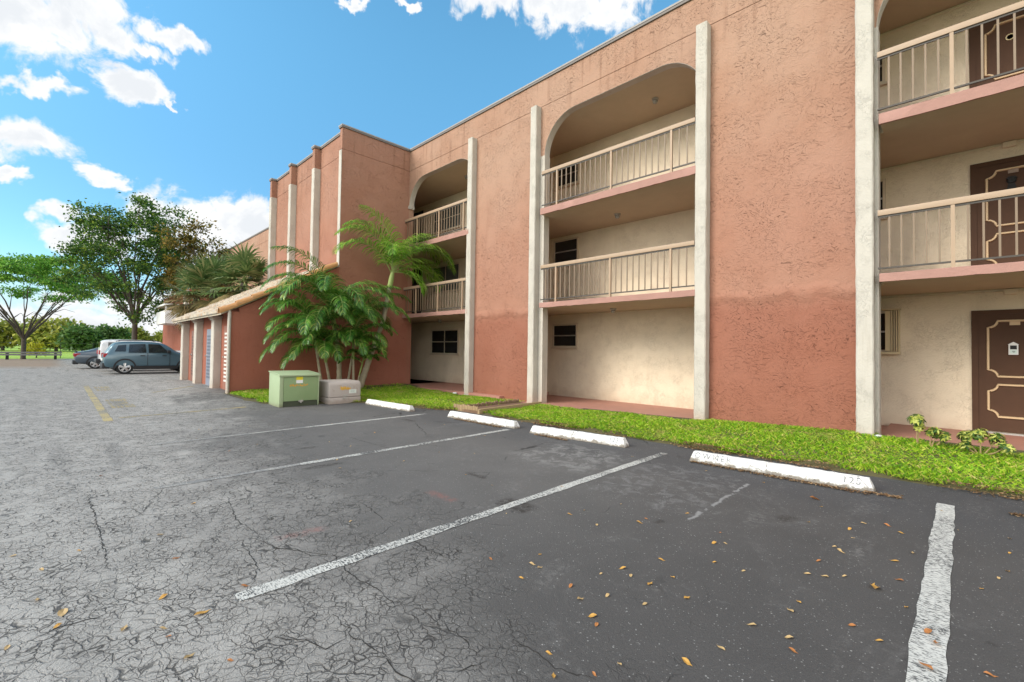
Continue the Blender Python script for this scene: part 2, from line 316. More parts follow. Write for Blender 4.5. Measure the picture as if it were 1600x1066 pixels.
def ramp_mat(name, stops, rough=0.6, trans=0.3, spec=0.3, dry=None):
    """leaf-like surface whose colour changes from piece to piece"""
    m, t, b = new_mat(name)
    c = t.ramp(t.island(), stops)
    c = t.mix(t.step(t.noise(t.pos(), 0.8, 3), 0.3, 0.7), t.mix(1.0, c, (0.72, 0.76, 0.7), 'MULTIPLY'), c)
    if dry: c = t.mix(t.math('MULTIPLY', t.step(t.noise(t.pos(), 2.3, 4, 0.65), 0.52, 0.70), 0.65), c, t.mix(t.island(), (.34, .30, .07), dry))
    setb(t, b, c, rough, spec=spec)
    tr = t.new('ShaderNodeBsdfTranslucent'); t.put(tr.inputs[0], c)
    mx = t.new('ShaderNodeMixShader'); mx.inputs[0].default_value = trans
    out = [n for n in t.n if n.type == 'OUTPUT_MATERIAL'][0]
    t.l.new(b.outputs[0], mx.inputs[1]); t.l.new(tr.outputs[0], mx.inputs[2]); t.l.new(mx.outputs[0], out.inputs[0])
    return m
LF_DARK = ramp_mat('dark_green_leaves', [(0, (0.032, 0.082, 0.02)), (0.45, (0.07, 0.155, 0.03)), (0.8, (0.14, 0.25, 0.035)), (1, (0.30, 0.37, 0.05))], trans=.4)
LF_BRIGHT = ramp_mat('bright_green_leaves', [(0, (0.08, 0.22, 0.03)), (0.6, (0.20, 0.45, 0.05)), (1, (0.38, 0.58, 0.10))], trans=0.4)
LF_YELLOW = ramp_mat('yellowing_leaves', [(0, (0.05, 0.055, 0.012)), (0.4, (0.13, 0.12, 0.02)), (0.75, (0.27, 0.20, 0.03)), (1, (0.36, 0.21, 0.04))])
LF_FAR = ramp_mat('far_green_leaves', [(0, (0.05, 0.12, 0.03)), (1, (0.17, 0.27, 0.07))])
LF_FARY = ramp_mat('far_yellow_green_leaves', [(0, (0.16, 0.20, 0.04)), (0.5, (0.34, 0.36, 0.06)), (1, (0.52, 0.47, 0.09))])
PALM = ramp_mat('palm_leaflets', [(0, (0.025, 0.095, 0.012)), (0.5, (0.075, 0.225, 0.024)), (0.85, (0.17, 0.36, 0.04)), (1, (0.46, 0.50, 0.14))], rough=0.35, trans=0.3, spec=0.5)
PALM_T = ramp_mat('fresh_palm_leaflets', [(0, (0.07, 0.20, 0.015)), (0.5, (0.19, 0.42, 0.03)), (0.85, (0.36, 0.58, 0.06)), (1, (0.55, 0.66, 0.16))], rough=0.35, trans=0.4, spec=0.5)  # brighter ramp for the tall palm's fresh fronds
PALM_B = ramp_mat('young_palm_leaflets', [(0, (0.12, 0.30, 0.02)), (1, (0.30, 0.50, 0.05))], rough=0.35, trans=0.5)
FAN = ramp_mat('fan_palm_leaves', [(0, (0.07, 0.13, 0.04)), (0.55, (0.17, 0.25, 0.08)), (0.8, (0.32, 0.34, 0.14)), (1, (0.50, 0.42, 0.20))], rough=0.5, trans=0.25)
FAN_D = ramp_mat('dry_fan_palm_leaves', [(0, (0.14, 0.13, 0.05)), (0.5, (0.28, 0.20, 0.08)), (1, (0.40, 0.28, 0.13))], rough=0.6, trans=0.2)
GRASS = ramp_mat('lawn_blades', [(0, (0.12, 0.30, 0.012)), (0.5, (0.29, 0.53, 0.02)), (0.78, (0.47, 0.64, 0.04)), (0.92, (0.60, 0.60, 0.09)), (1, (0.70, 0.56, 0.20))], rough=0.6, trans=0.35, dry=(.66, .54, .22))
VARIEG = ramp_mat('variegated_leaves', [(0, (0.04, 0.10, 0.02)), (0.4, (0.10, 0.18, 0.03)), (0.5, (0.50, 0.52, 0.08)), (1, (0.68, 0.66, 0.20))], rough=0.4, trans=0.25)
BARK = plain('grey_bark', (0.085, 0.068, 0.052), 0.9, 0.3, 8, 0.7, 20, bd=0.02)
PBARK = plain('palm_stem', (0.36, 0.31, 0.22), 0.8, 0.35, 9, 0.5, 30, bd=0.008)
GSTEM = plain('green_palm_stem', (0.24, 0.30, 0.09), 0.6, 0.25, 6, 0.2, 30)
SOIL = plain('lawn_soil', (0.10, 0.085, 0.035), 0.95, 0.4, 5, 0.7, 25, bd=0.02)
MULCH = plain('brown_thatch', (0.20, 0.12, 0.06), 0.95, 0.5, 20, 0.8, 40, bd=0.02)
m, t, b = new_mat('field_grass'); P = t.pos()
c = t.mix(t.noise(P, 0.15, 5, 0.7), (0.20, 0.36, 0.02), (0.40, 0.46, 0.05)); c = t.mix(t.step(t.noise(P, 2.5, 5, .7), .35, .7), c , (0.24, 0.40, 0.03))
setb(t, b, c, 0.9, t.bump(t.noise(P, 8, 4), 0.6, 0.1)); FIELD = m

# ------------------------------------------------------------------ mesh helpers
ORG = {}                                       # world position of every object's origin
def tag(o, label=None, cat=None, group=None, kind=None):
    if label: o['label'] = label
    if cat: o['category'] = cat
    if group: o['group'] = group
    if kind: o['kind'] = kind
    return o
def empty(name, loc=(0, 0, 0), label=None, cat=None, group=None):
    o = bpy.data.objects.new(name, None); C.objects.link(o); o.location = loc
    o.empty_display_size = 0.2
    ORG[o] = Vector(loc); return tag(o, label, cat, group)
class MB:
    def __init__(s): s.v = []; s.f = []; s.mi = []
    def add(s, vs, fs, mi=0):
        k = len(s.v); s.v += [tuple(v) for v in vs]
        for q in fs: s.f.append(tuple(i+k for i in q)); s.mi.append(mi)
        return s
    def box(s, x0, x1, y0, y1, z0, z1, mi=0):
        v = [(x0,y0,z0),(x1,y0,z0),(x1,y1,z0),(x0,y1,z0),(x0,y0,z1),(x1,y0,z1),(x1,y1,z1),(x0,y1,z1)]
        return s.add(v, [(0,3,2,1),(4,5,6,7),(0,1,5,4),(1,2,6,5),(2,3,7,6),(3,0,4,7)], mi)
    def tube(s, pts, rad, n=6, mi=0, cap=True):
        pts = [Vector(p) for p in pts]; rings = []; ref = None
        for i, p in enumerate(pts):
            tdir = (pts[min(i+1, len(pts)-1)]-pts[max(i-1, 0)])
            tdir = tdir.normalized() if tdir.length > 1e-9 else Vector((0,0,1))
            if ref is None: ref = Vector((0,0,1)) if abs(tdir.z) < 0.9 else Vector((1,0,0))
            u = tdir.cross(ref); u = u.normalized() if u.length > 1e-6 else tdir.orthogonal().normalized()
            w = u.cross(tdir).normalized(); ref = w
            r_ = rad[i] if hasattr(rad, '__len__') else rad
            rings.append([p+(u*math.cos(2*math.pi*j/n)+w*math.sin(2*math.pi*j/n))*r_ for j in range(n)])
        vs = [v for rg in rings for v in rg]; fs = []
        for i in range(len(rings)-1):
            for j in range(n):
                a = i*n+j; b_ = i*n+(j+1) % n; fs.append((a, a+n, b_+n, b_))
        if cap: fs.append(tuple(range(n))); fs.append(tuple(reversed(range((len(rings)-1)*n, len(rings)*n))))
        return s.add(vs, fs, mi)
    def lathe(s, prof, cx, cy, cz, axis='z', n=16, mi=0):
        vs = []; fs = []
        for (r_, h) in prof:
            for j in range(n):
                a = 2*math.pi*j/n; c_, s_ = r_*math.cos(a), r_*math.sin(a)
                vs.append({'z': (cx+c_, cy+s_, cz+h), 'x': (cx+h, cy+c_, cz+s_), 'y': (cx+c_, cy+h, cz+s_)}[axis])
        for i in range(len(prof)-1):
            for j in range(n): a = i*n+j; b_ = i*n+(j+1) % n; fs.append((a, b_, b_+n, a+n))
        fs.append(tuple(range(n))); fs.append(tuple(range((len(prof)-1)*n, len(prof)*n)))
        return s.add(vs, fs, mi)
    def prism(s, poly, axis, a0, a1, mi=0):
        """extrude a 2D polygon along an axis ('x': poly is (y,z); 'y': (x,z); 'z': (x,y))"""
        def mk(p, a): return {'x': (a, p[0], p[1]), 'y': (p[0], a, p[1]), 'z': (p[0], p[1], a)}[axis]
        n = len(poly); vs = [mk(p, a0) for p in poly]+[mk(p, a1) for p in poly]
        fs = [tuple(range(n)), tuple(reversed(range(n, 2*n)))]+[(i, (i+1) % n, n+(i+1) % n, n+i) for i in range(n)]
        return s.add(vs, fs, mi)
    def build(s, name, mats, parent=None, smooth=False, bevel=0.0, seg=2, fix=True, loc=None, angle=40):
        mats = mats if isinstance(mats, (list, tuple)) else [mats]
        org = Vector(loc) if loc is not None else (ORG[parent] if parent is not None else Vector((0,0,0)))
        me = bpy.data.meshes.new(name)
        me.from_pydata([(v[0]-org.x, v[1]-org.y, v[2]-org.z) for v in s.v], [], s.f)
        for mm in mats: me.materials.append(mm)
        if len(mats) > 1: me.polygons.foreach_set('material_index', s.mi)
        if fix or bevel:
            bm = bmesh.new(); bm.from_mesh(me)
            if fix: bmesh.ops.recalc_face_normals(bm, faces=bm.faces)
            if bevel:
                bmesh.ops.remove_doubles(bm, verts=bm.verts, dist=1e-5)
                ed = [e for e in bm.edges if len(e.link_faces) == 2 and e.calc_face_angle(0) > R(30)]
                bmesh.ops.bevel(bm, geom=ed, offset=bevel, segments=seg, profile=0.6, affect='EDGES', clamp_overlap=True)
            bm.to_mesh(me); bm.free()
        if smooth or bevel:
            me.polygons.foreach_set('use_smooth', [True]*len(me.polygons))
            try: me.set_sharp_from_angle(angle=R(angle))
            except Exception: pass
        o = bpy.data.objects.new(name, me); C.objects.link(o); ORG[o] = org
        if parent is not None:
            o.parent = parent; o.location = org-ORG[parent]
        else: o.location = org
        return o
def np_mesh(name, V, F, mat, parent=None, loc=None, smooth=False):
    """V: (n,3) array, F: (m,k) array"""
    org = Vector(loc) if loc is not None else (ORG[parent] if parent is not None else Vector((0,0,0)))
    V = np.asarray(V, dtype=np.float32)-np.array(org, dtype=np.float32); F = np.asarray(F, dtype=np.int32)
    me = bpy.data.meshes.new(name); k = F.shape[1]
    me.vertices.add(len(V)); me.vertices.foreach_set('co', V.ravel())
    me.loops.add(F.size); me.loops.foreach_set('vertex_index', F.ravel())
    me.polygons.add(len(F)); me.polygons.foreach_set('loop_start', np.arange(0, F.size, k, dtype=np.int32))
    me.polygons.foreach_set('loop_total', np.full(len(F), k, dtype=np.int32))
    me.update(calc_edges=True); me.materials.append(mat)
    if smooth: me.polygons.foreach_set('use_smooth', [True]*len(F))
    o = bpy.data.objects.new(name, me); C.objects.link(o); ORG[o] = org
    if parent is not None: o.parent = parent; o.location = org-ORG[parent]
    else: o.location = org
    return o
def copy_tree(o, parent=None):
    c = o.copy(); C.objects.link(c); ORG[c] = ORG.get(o, Vector()).copy()
    if parent is not None: c.parent = parent
    for ch in list(o.children): copy_tree(ch, c)
    return c
def text_mesh(txt, size, mat, name, parent, origin, xdir, ydir, spacing=1.0, extr=0.0, fit=None):
    cu = bpy.data.curves.new('lettering', 'FONT'); cu.body = txt; cu.size = size; cu.space_character = spacing
    cu.align_x = 'CENTER'; cu.align_y = 'CENTER'; cu.resolution_u = 3
    to = bpy.data.objects.new('lettering', cu); C.objects.link(to)
    dg = bpy.context.evaluated_depsgraph_get(); dg.update()
    me = bpy.data.meshes.new_from_object(to.evaluated_get(dg)); bpy.data.objects.remove(to)
    x = Vector(xdir).normalized(); y = Vector(ydir).normalized(); org = ORG[parent]
    for v in me.vertices:
        w = Vector(origin)+x*v.co.x+y*v.co.y; v.co = w-org
    me.materials.clear(); me.materials.append(mat)
    o = bpy.data.objects.new(name, me); C.objects.link(o); o.parent = parent; ORG[o] = org
    return o

# ------------------------------------------------------------------ ground
def sm(a, b, v):
    q = min(1.0, max(0.0, (v-a)/(b-a))); return q*q*(3-2*q)
def edge_y(x):
    return float(np.interp(x, [-14.75, -13.2, -12.6, -11.75, -11.5, -10.6, -9.2, -8.65, -7.85, -6.4, -3.8, -.57, .6, 7], [3.35, 3.55, 3.75, 5.2, 5.95, 6.15, 6.5, 6.85, 6.86, 6.83, 6.9, 7.0, 7.05, 7.15]))
def asph_z(x, y):
    """the lot rises gently to the doors of the storage shed"""
    k = 0.15*sm(1.2, 3.3, y)*sm(-11.9, -14.6, x)*sm(-29.5, -24.0, x)
    return k*(sm(edge_y(x)+.35, edge_y(x)+.02, y) if x > -14.9 else 1.0)
xs = np.concatenate([np.linspace(-66, -31, 8), np.linspace(-30, -11, 58), np.linspace(-10, 14, 6)])
ys = np.concatenate([np.linspace(-60, 0, 6), np.linspace(0.4, 12, 40), [16, 24, 30]])
mb = MB(); ny = len(ys)
vs = [(x, y, asph_z(x, y)) for x in xs for y in ys]
fs = [(i*ny+j, (i+1)*ny+j, (i+1)*ny+j+1, i*ny+j+1) for i in range(len(xs)-1) for j in range(ny-1)]
mb.add(vs, fs); tag(mb.build('parking_lot', ASPH, smooth=True), kind='structure')
mb = MB(); mb.box(-1200, 600, -900, 900, -1.2, -0.035)
tag(mb.build('field', FIELD), kind='structure')

def lawn_z(x, y):
    zb = float(np.interp(x, [-16, -14.75, -11, -8, -4.5, -1.2, 6], [.17, .13, .05, .045, .11, .21, .21]))
    e = edge_y(x); z0 = 0.035+0.15*sm(1.2, 3.3, e)*sm(-11.9, -14.6, x); return z0+(max(zb, z0)-z0)*sm(0, 1, (y-e)/max(0.4, (9.1-e)))
mb = MB(); gx = np.linspace(-14.75, 7, 90); nj = 10
vs = []
for x in gx:
    e = edge_y(x)+0.03*math.sin(x*7.3)+0.03*math.sin(x*3.1+1); y1 = 9.27 if x > -14.7 else 9.27
    for j in range(nj+1):
        y = e+(y1-e)*j/nj; vs.append((x, y, lawn_z(x, y)-(0.045 if j == 0 else 0)))
fs = [(i*(nj+1)+j, (i+1)*(nj+1)+j, (i+1)*(nj+1)+j+1, i*(nj+1)+j+1) for i in range(len(gx)-1) for j in range(nj)]
mb.add(vs, fs); tag(mb.build('lawn_ground', SOIL, smooth=True), kind='structure')

# painted markings: parking lines (each a strip a few mm above the asphalt)
def strip(name, x0, y0, x1, y1, w, mat, n=24, z=0.004, wob=0.008):
    mb = MB(); dx_, dy_ = x1-x0, y1-y0; L_ = math.hypot(dx_, dy_); nx, ny_ = -dy_/L_, dx_/L_; vs = []
    for i in range(n+1):
        q = i/n; cx, cy = x0+dx_*q, y0+dy_*q
        for sgn in (-1, 1):
            k = w/2+random.uniform(-wob, wob); px, py_ = cx+nx*k*sgn, cy+ny_*k*sgn
            vs.append((px, py_, asph_z(px, py_)+z))
    mb.add(vs, [(2*i, 2*i+1, 2*i+3, 2*i+2) for i in range(n)])
    return tag(mb.build(name, mat), kind='structure')
strip('parking_line', -.125, 6.24, -.13, 1.2, .135, LINE, 40)
strip('parking_line', -3.09, 6.29, -2.985, 0.78, .11, LINE, 40)
strip('parking_line', -5.98, 5.95, -5.88, 2.2, .105, LINE, 30)
strip('parking_line', -5.88, 2.2, -5.84, .75, .10, LINEW, 14)
strip('parking_line', -8.66, 5.97, -8.56, 3.3, .10, LINE, 24)
strip('parking_line', -8.56, 3.3, -8.45, .95, .10, LINEW, 20)
strip('parking_line', -2.0, -0.55, -4.7, -.35, .09, LINEW, 20)
strip('yellow_line', -22.1, .82, -11.6, .77, .14, YELL, 60)
strip('yellow_line', -12.0, .95, -12.3, 3.3, .12, YELLW, 24)
strip('yellow_line', -17.15, 2.1, -17.9, 3.25, .14, YELLW, 12)
def stencil(x0, x1, y0, y1, rows, name='yellow_stencil'):
    """a worn word painted on the asphalt: rows of short blurred strokes, too worn to read"""
    mb = MB(); h = (x1-x0)/rows
    for r_ in range(rows):
        xa = x0+h*r_+h*.12; xb = x0+h*(r_+1)-h*.12; y = y0
        while y < y1-.05:
            wd = random.uniform(.03, .07)
            mb.add([(xa, y, asph_z(xa, y)+.004), (xb, y, asph_z(xb, y)+.004), (xb, y+wd, asph_z(xb, y+wd)+.004), (xa, y+wd, asph_z(xa, y+wd)+.004)], [(0,1,2,3)])
            y += wd+random.uniform(.012, .04)
    return tag(mb.build(name, YELLW), kind='structure')
CRACKS = [[(-3.17,1.42),(-2.98,1.40),(-2.82,1.38),(-2.68,1.39),(-2.49,1.42),(-2.42,1.40),(-2.34,1.41),(-2.23,1.37)],[(-2.44,1.11),(-2.26,1.11),(-2.20,1.09),(-2.10,1.12),(-1.97,1.12),(-1.85,1.12),(-1.72,1.14),(-1.60,1.16),(-1.4,1.2),(-1.2,1.18)],
 [(-3.18,2.05),(-3.05,1.99),(-2.98,1.96),(-2.78,1.95),(-2.56,1.98),(-2.46,1.99)],[(-2.00,1.50),(-1.93,1.49),(-1.83,1.49),(-1.72,1.48)],[(-1.62,1.66),(-1.49,1.67),(-1.42,1.66),(-1.31,1.67),(-1.25,1.69),(-1.15,1.73)],
 [(-3.80,1.11),(-3.68,1.15),(-3.51,1.17),(-3.42,1.27),(-3.23,1.30),(-3.17,1.42)],[(-2.46,0.82),(-2.38,0.87),(-2.33,0.91),(-2.25,0.93),(-2.19,0.96),(-2.20,1.07)],[(-5.12,1.23),(-4.84,1.19),(-4.40,1.12),(-4.26,1.12),(-3.92,1.15)],[(-3.68,1.14),(-3.53,1.18),(-3.36,1.28),(-3.13,1.42)],
 [(-3.09,0.89),(-3.24,0.96),(-3.45,1.00),(-3.73,1.01)],[(-1.63,1.32),(-1.59,1.42),(-1.57,1.48)],[(-6.14,0.26),(-5.40,0.28),(-4.55,0.29),(-3.95,0.28)],[(-3.23,-0.08),(-3.29,0.07),(-3.28,0.23)],[(-7.19,3.46),(-6.70,3.46),(-6.15,3.49),(-5.91,3.51)],[(-4.04,2.08),(-3.71,2.05),(-3.48,2.00)]]
CRKM = plain('dark_crack', (.03, .027, .024), .95)  # dark colour of the crack strips
mb = MB()
for path in CRACKS:                                       # wide open cracks: ragged dark slits
    pts = []
    for a, b_ in zip(path[:-1], path[1:]):
        L_ = math.hypot(b_[0]-a[0], b_[1]-a[1]); k = max(2, int(L_/.03))
        for i in range(k): q = i/k; pts.append((a[0]+(b_[0]-a[0])*q, a[1]+(b_[1]-a[1])*q))
    pts.append(path[-1]); n = len(pts); big = min(.0042, .0020+.0008*math.hypot(*path[0]))
    J = [(x+random.gauss(0, .006), y+random.gauss(0, .006)) for x, y in pts]; vs = []
    for i, (x, y) in enumerate(J):
        a = J[max(0, i-1)]; b_ = J[min(n-1, i+1)]; dx_, dy_ = b_[0]-a[0], b_[1]-a[1]; L_ = math.hypot(dx_, dy_) or 1
        w_ = big*random.uniform(.25, 1.2)*(math.sin(math.pi*min(1, max(0.03, i/(n-1) if n > 1 else 0)))**.4+.05)
        vs += [(x-dy_/L_*w_, y+dx_/L_*w_, .0022), (x+dy_/L_*w_, y-dx_/L_*w_, .0022)]
    mb.add(vs, [(2*i, 2*i+1, 2*i+3, 2*i+2) for i in range(n-1)])
tag(mb.build('asphalt_crack', CRKM), kind='structure')
stencil(-16.35, -13.85, .98, 1.42, 3); stencil(-21.5, -19.3, .99, 1.40, 2)
mb = MB(); mb.box(-15.5, -13.5, 3.28, 3.36, 0.06, 0.0) if False else None

# grass blades -------------------------------------------------------
def in_lawn(x, y):
    if x < -14.7 or y > 9.24: return False
    if y < edge_y(x)+0.05: return False
    if -8.62 < x < -7.88: return False
    if -12.6 < x < -11.66 and y < 6.0: return False
    if y > 9.0 and (-14.7 < x < -11.1 or -8.0 < x < -3.85 or x > -0.98): return False
    return True
N = 290000; X = RNG.uniform(-14.75, 4.6, N); Y = RNG.uniform(3.4, 9.26, N)
ey = np.interp(X, [-14.75, -13.2, -12.6, -11.75, -11.5, -10.6, -9.2, -8.65, -7.85, -6.4, -3.8, -.57, .6, 7], [3.35, 3.55, 3.75, 5.2, 5.95, 6.15, 6.5, 6.85, 6.86, 6.83, 6.9, 7.0, 7.05, 7.15])
fr = 0.10+0.09*np.sin(X*3.7)+0.07*np.sin(X*9.1+2)+RNG.uniform(-.05, .05, N)
ok = (Y > ey+np.clip(fr, 0.02, 1)) & ~((X > -8.62) & (X < -7.88)) & ~((X > -12.6) & (X < -11.66) & (Y < 6.0))
gal = ((X < -11.1) | ((X > -8.0) & (X < -3.85)) | (X > -0.98))
ok &= ~((Y > 8.98+0.05*np.sin(X*8)) & gal)
bare = (np.sin(X*2.1+Y*3.3)+np.sin(X*5.3-Y*2.7)+RNG.normal(0, .5, N)) > 1.9
ok &= ~(bare & (RNG.uniform(0, 1, N) < .7))
ok &= ~((((X+10.2)/0.8)**2+((Y-7.7)/0.35)**2 < 1) & (RNG.uniform(0, 1, N) < .75))
ok &= ~((X < -13.2) & (Y > 6.3) & (RNG.uniform(0, 1, N) < np.clip((-13.2-X)/1.0, 0, .9)))
X = X[ok]; Y = Y[ok]; n = len(X)
zb = np.interp(X, [-16, -14.75, -11, -8, -4.5, -1.2, 6], [.17, .13, .05, .045, .11, .21, .21]); e = ey[ok]
Z = np.array([lawn_z(a_, b_) for a_, b_ in zip(X, Y)])-.01
th = RNG.uniform(0, 2*np.pi, n); hh = RNG.uniform(.025, .062, n)*(1+.35*np.sin(X*2.7)*np.sin(Y*4.1)); ln = RNG.uniform(.01, .06, n); ph = RNG.uniform(0, 2*np.pi, n); w = RNG.uniform(.003, .006, n)
V = np.empty((n, 4, 3))
V[:, 0] = np.stack([X-np.cos(th)*w, Y-np.sin(th)*w, Z], 1); V[:, 1] = np.stack([X+np.cos(th)*w, Y+np.sin(th)*w, Z], 1)
V[:, 2] = np.stack([X+np.cos(th)*w*.7+np.cos(ph)*ln*.4, Y+np.sin(th)*w*.7+np.sin(ph)*ln*.4, Z+hh*.65], 1)
V[:, 3] = np.stack([X+np.cos(ph)*ln*1.3, Y+np.sin(ph)*ln*1.3, Z+hh], 1)
F = np.arange(n*4).reshape(n, 4); F = F[:, [0, 1, 2, 3]]
g = np_mesh('lawn_grass', V.reshape(-1, 3), F, GRASS); tag(g, 'short bright green lawn grass along the foot of the building', 'grass', kind='stuff')
# brown thatch and leaf crumbs along the asphalt edge
N = 9000; X = RNG.uniform(-11.4, 2.6, N)
ey = np.array([edge_y(v) for v in X]); Y = ey+RNG.normal(0.03, .07, N); msk = (np.sin(X*1.9)+np.sin(X*4.3+1)+.9 > RNG.uniform(0, 2.4, N)) & ~((X > -8.7) & (X < -7.8)); X, Y, ey = X[msk], Y[msk], ey[msk]; n = len(X)
th = RNG.uniform(0, 6.283, n); l1 = RNG.uniform(.008, .03, n); w1 = RNG.uniform(.004, .010, n); z0 = np.where(Y > ey+.03, .05, .010)+RNG.uniform(0, .025, n)
c_, s_ = np.cos(th), np.sin(th); V = np.empty((n, 4, 3))
for k, (a, b2) in enumerate([(-1, 0), (0, -1), (1, 0), (0, 1)]):
    V[:, k] = np.stack([X+c_*l1*a-s_*w1*b2, Y+s_*l1*a+c_*w1*b2, z0+RNG.uniform(-.006, .012, n)], 1)
CRUMB = ramp_mat('leaf_crumbs', [(0, (0.10, 0.05, 0.025)), (0.5, (0.24, 0.13, 0.06)), (1, (0.40, 0.26, 0.14))], trans=0.1)
for (lx0, lx1, ly) in ((-5.3, -4.6, 5.95), (-2.6, -.7, 6.06), (-.75, -.45, 6.15), (.3, .9, 6.3), (-7.6, -6.2, 6.0)):
    k = int(420*(lx1-lx0)); X2_ = RNG.uniform(lx0, lx1, k); Y2_ = ly+RNG.normal(0, .028, k); th = RNG.uniform(0, 6.283, k); l1 = RNG.uniform(.006, .024, k); w1 = RNG.uniform(.004, .010, k); c_, s_ = np.cos(th), np.sin(th); V2 = np.empty((k, 4, 3))
    for q_, (a, b2) in enumerate([(-1, 0), (0, -1), (1, 0), (0, 1)]): V2[:, q_] = np.stack([X2_+c_*l1*a-s_*w1*b2, Y2_+s_*l1*a+c_*w1*b2, .006+RNG.uniform(0, .016, k)], 1)
    V = np.concatenate([V, V2]); n += k
g = np_mesh('lawn_edge_litter', V.reshape(-1, 3), np.arange(n*4).reshape(n, 4), CRUMB); tag(g, 'brown dead grass and leaf crumbs along the lawn edge and wheel stops', 'leaf litter', kind='stuff')

# ------------------------------------------------------------------ main building
YP, YW, YB, BW = 9.06, 9.26, 9.46, 11.28       # pilaster front, wall front, wall back, gallery back wall
Z2, Z3, ZC, ZTOP = 2.75, 5.28, 7.79, 8.90
bld = empty('apartment_building', (-7, 9.26, 0), 'long three-storey pink stucco apartment block with cream pilasters and railed galleries', 'apartment building')
OPEN = [(-27.2, -22.95), (-14.75, -10.90), (-8.05, -3.73), (-0.965, 3.44)]
SOLID = [(-45, -27.2), (-22.95, -14.75), (-10.90, -8.05), (-3.73, -0.965), (3.44, 9)]
def arch_z(x, x0, x1, r_=1.0, top=ZC):
    dd = min(x-x0, x1-x)
    return top if dd >= r_ else top-r_+math.sqrt(max(0, r_*r_-(r_-dd)**2))
mb = MB()
for a, b_ in SOLID: mb.box(a, b_, YW, YB, -0.2, 8.165)
for a, b_ in OPEN:
    n = 72; xs_ = [a+(b_-a)*0.5*(1-math.cos(math.pi*i/n)) for i in range(n+1)]
    zs_ = [arch_z(x, a, b_) for x in xs_]
    vs = []
    for x, z in zip(xs_, zs_): vs += [(x, YW, z), (x, YW, 8.165), (x, YB, z), (x, YB, 8.165)]
    fs = []
    for i in range(n):
        k = i*4; fs += [(k, k+4, k+5, k+1), (k+2, k+3, k+7, k+6), (k, k+2, k+6, k+4), (k+1, k+5, k+7, k+3)]
    mb.add(vs, fs)
mb.box(-45, 9, YW+.014, YB-.002, 8.165, 8.180); mb.box(-45, 9, YW, YB, 8.180, ZTOP)
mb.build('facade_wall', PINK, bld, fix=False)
mb = MB(); mb.box(-45, 9, YW-.035, YB+.05, 8.90, 8.955, 0); mb.box(-45, 9, YW-.045, YB+.06, 8.957, 9.0, 1)
mb.build('coping', [COPE, COPE_L], bld)
# cream arch linings and jambs
for (a, b_), full in zip(OPEN, (0, 0, 1, 1)):
    mb = MB(); n = 60; pts = []
    for i in range(n+1):
        x = a+(b_-a)*0.5*(1-math.cos(math.pi*i/n)); pts.append((x, arch_z(x, a, b_)))
    pts[0] = (a, ZC-1.0); pts[-1] = (b_, ZC-1.0)
    vs = []
    for i, (x, z) in enumerate(pts):
        cx = (a+b_)/2; tx = min(max(x, a+1.0), b_-1.0); dz_ = ZC-1.0
        nx, nz = tx-x, dz_-z; L_ = math.hypot(nx, nz) or 1; nx, nz = nx/L_*.006, nz/L_*.006
        ix, iz = x+nx, z+nz
        vs += [(x, YW+.004, z), (ix, YW+.004, iz), (x, YB+.005, z), (ix, YB+.005, iz)]
    fs = []
    for i in range(len(pts)-1):
        k = i*4; fs += [(k, k+1, k+5, k+4), (k+1, k+3, k+7, k+5), (k+2, k+6, k+7, k+3)]
    mb.add(vs, fs)
    if full:
        mb.box(a-.13, a+.022, YW-.012, YB+.005, -.1, ZC-1.0); mb.box(b_-.022, b_+.05, YW-.012, YB+.005, -.1, ZC-1.0)
    else: mb.box(a-.0, a+.05, YW-.03, YB+.005, ZC-1.05, ZC-.93)
    mb.build('arch_trim', CREAM, bld, fix=True)
# pilasters
def wobbly(x0, x1, y0, y1, z0, z1, amp=.004, step_=.16):
    """a stucco post with slightly uneven edges"""
    mb = MB(); n = max(2, int((z1-z0)/step_)); vs = []
    c_ = .018
    for i in range(n+1):
        z = z0+(z1-z0)*i/n
        j = lambda: random.uniform(-amp, amp)
        vs += [(x0+c_+j(), y0+j(), z), (x1-c_+j(), y0+j(), z), (x1+j(), y0+c_+j(), z), (x1+j(), y1, z), (x0+j(), y1, z), (x0+j(), y0+c_+j(), z)]
    fs = [(i*6+k, i*6+(k+1) % 6, (i+1)*6+(k+1) % 6, (i+1)*6+k) for i in range(n) for k in range(6)]
    fs += [(0,1,2,3,4,5), tuple(n*6+k for k in range(6))]
    return mb.add(vs, fs)
for a, b_, zg in [(-22.75, -22.53, .0), (-11.10, -10.88, .0), (-8.41, -8.19, .0), (-3.84, -3.61, .0), (-1.22, -0.99, .0), (3.36, 3.58, 0), (-27.4, -27.18, 0)]:
    o = wobbly(a, b_, YP, YW+.05, zg-.1, 8.16).build('pilaster', CREAM, bld, smooth=True, angle=30)

# gallery: back wall with window and door openings left as applied frames, floors, ceilings
mb = MB()
mb.box(-45, 9, BW, BW+.2, -0.2, ZTOP-.2)
mb.box(8.8, 9.0, YB, BW, 0, ZC); mb.box(-45, -44.8, YB, BW, 0, ZC)
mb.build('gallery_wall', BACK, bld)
mb = MB(); mb.box(-45, 9, YB+.0, 24, ZC, ZC+.25); mb.box(-45, 9, YB, BW, Z3-.165, Z3-.03); mb.box(-45, 9, YB, BW, Z2-.125, Z2-.03)
for (a, b_) in OPEN:                         # slab reaching out between the pilasters
    x0 = a+(0.03 if a < -14 else .045); x1 = b_-.09
    for z, d_ in ((Z2, .125), (Z3, .165)): mb.box(x0+.02, x1, YP+.045, YB-.001, z-d_, z-.03)
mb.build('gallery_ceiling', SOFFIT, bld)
mb = MB()
mb.box(-45, 9, YB, BW, Z2-.028, Z2); mb.box(-45, 9, YB, BW, Z3-.028, Z3)
mb.build('gallery_floor', WALK, bld)
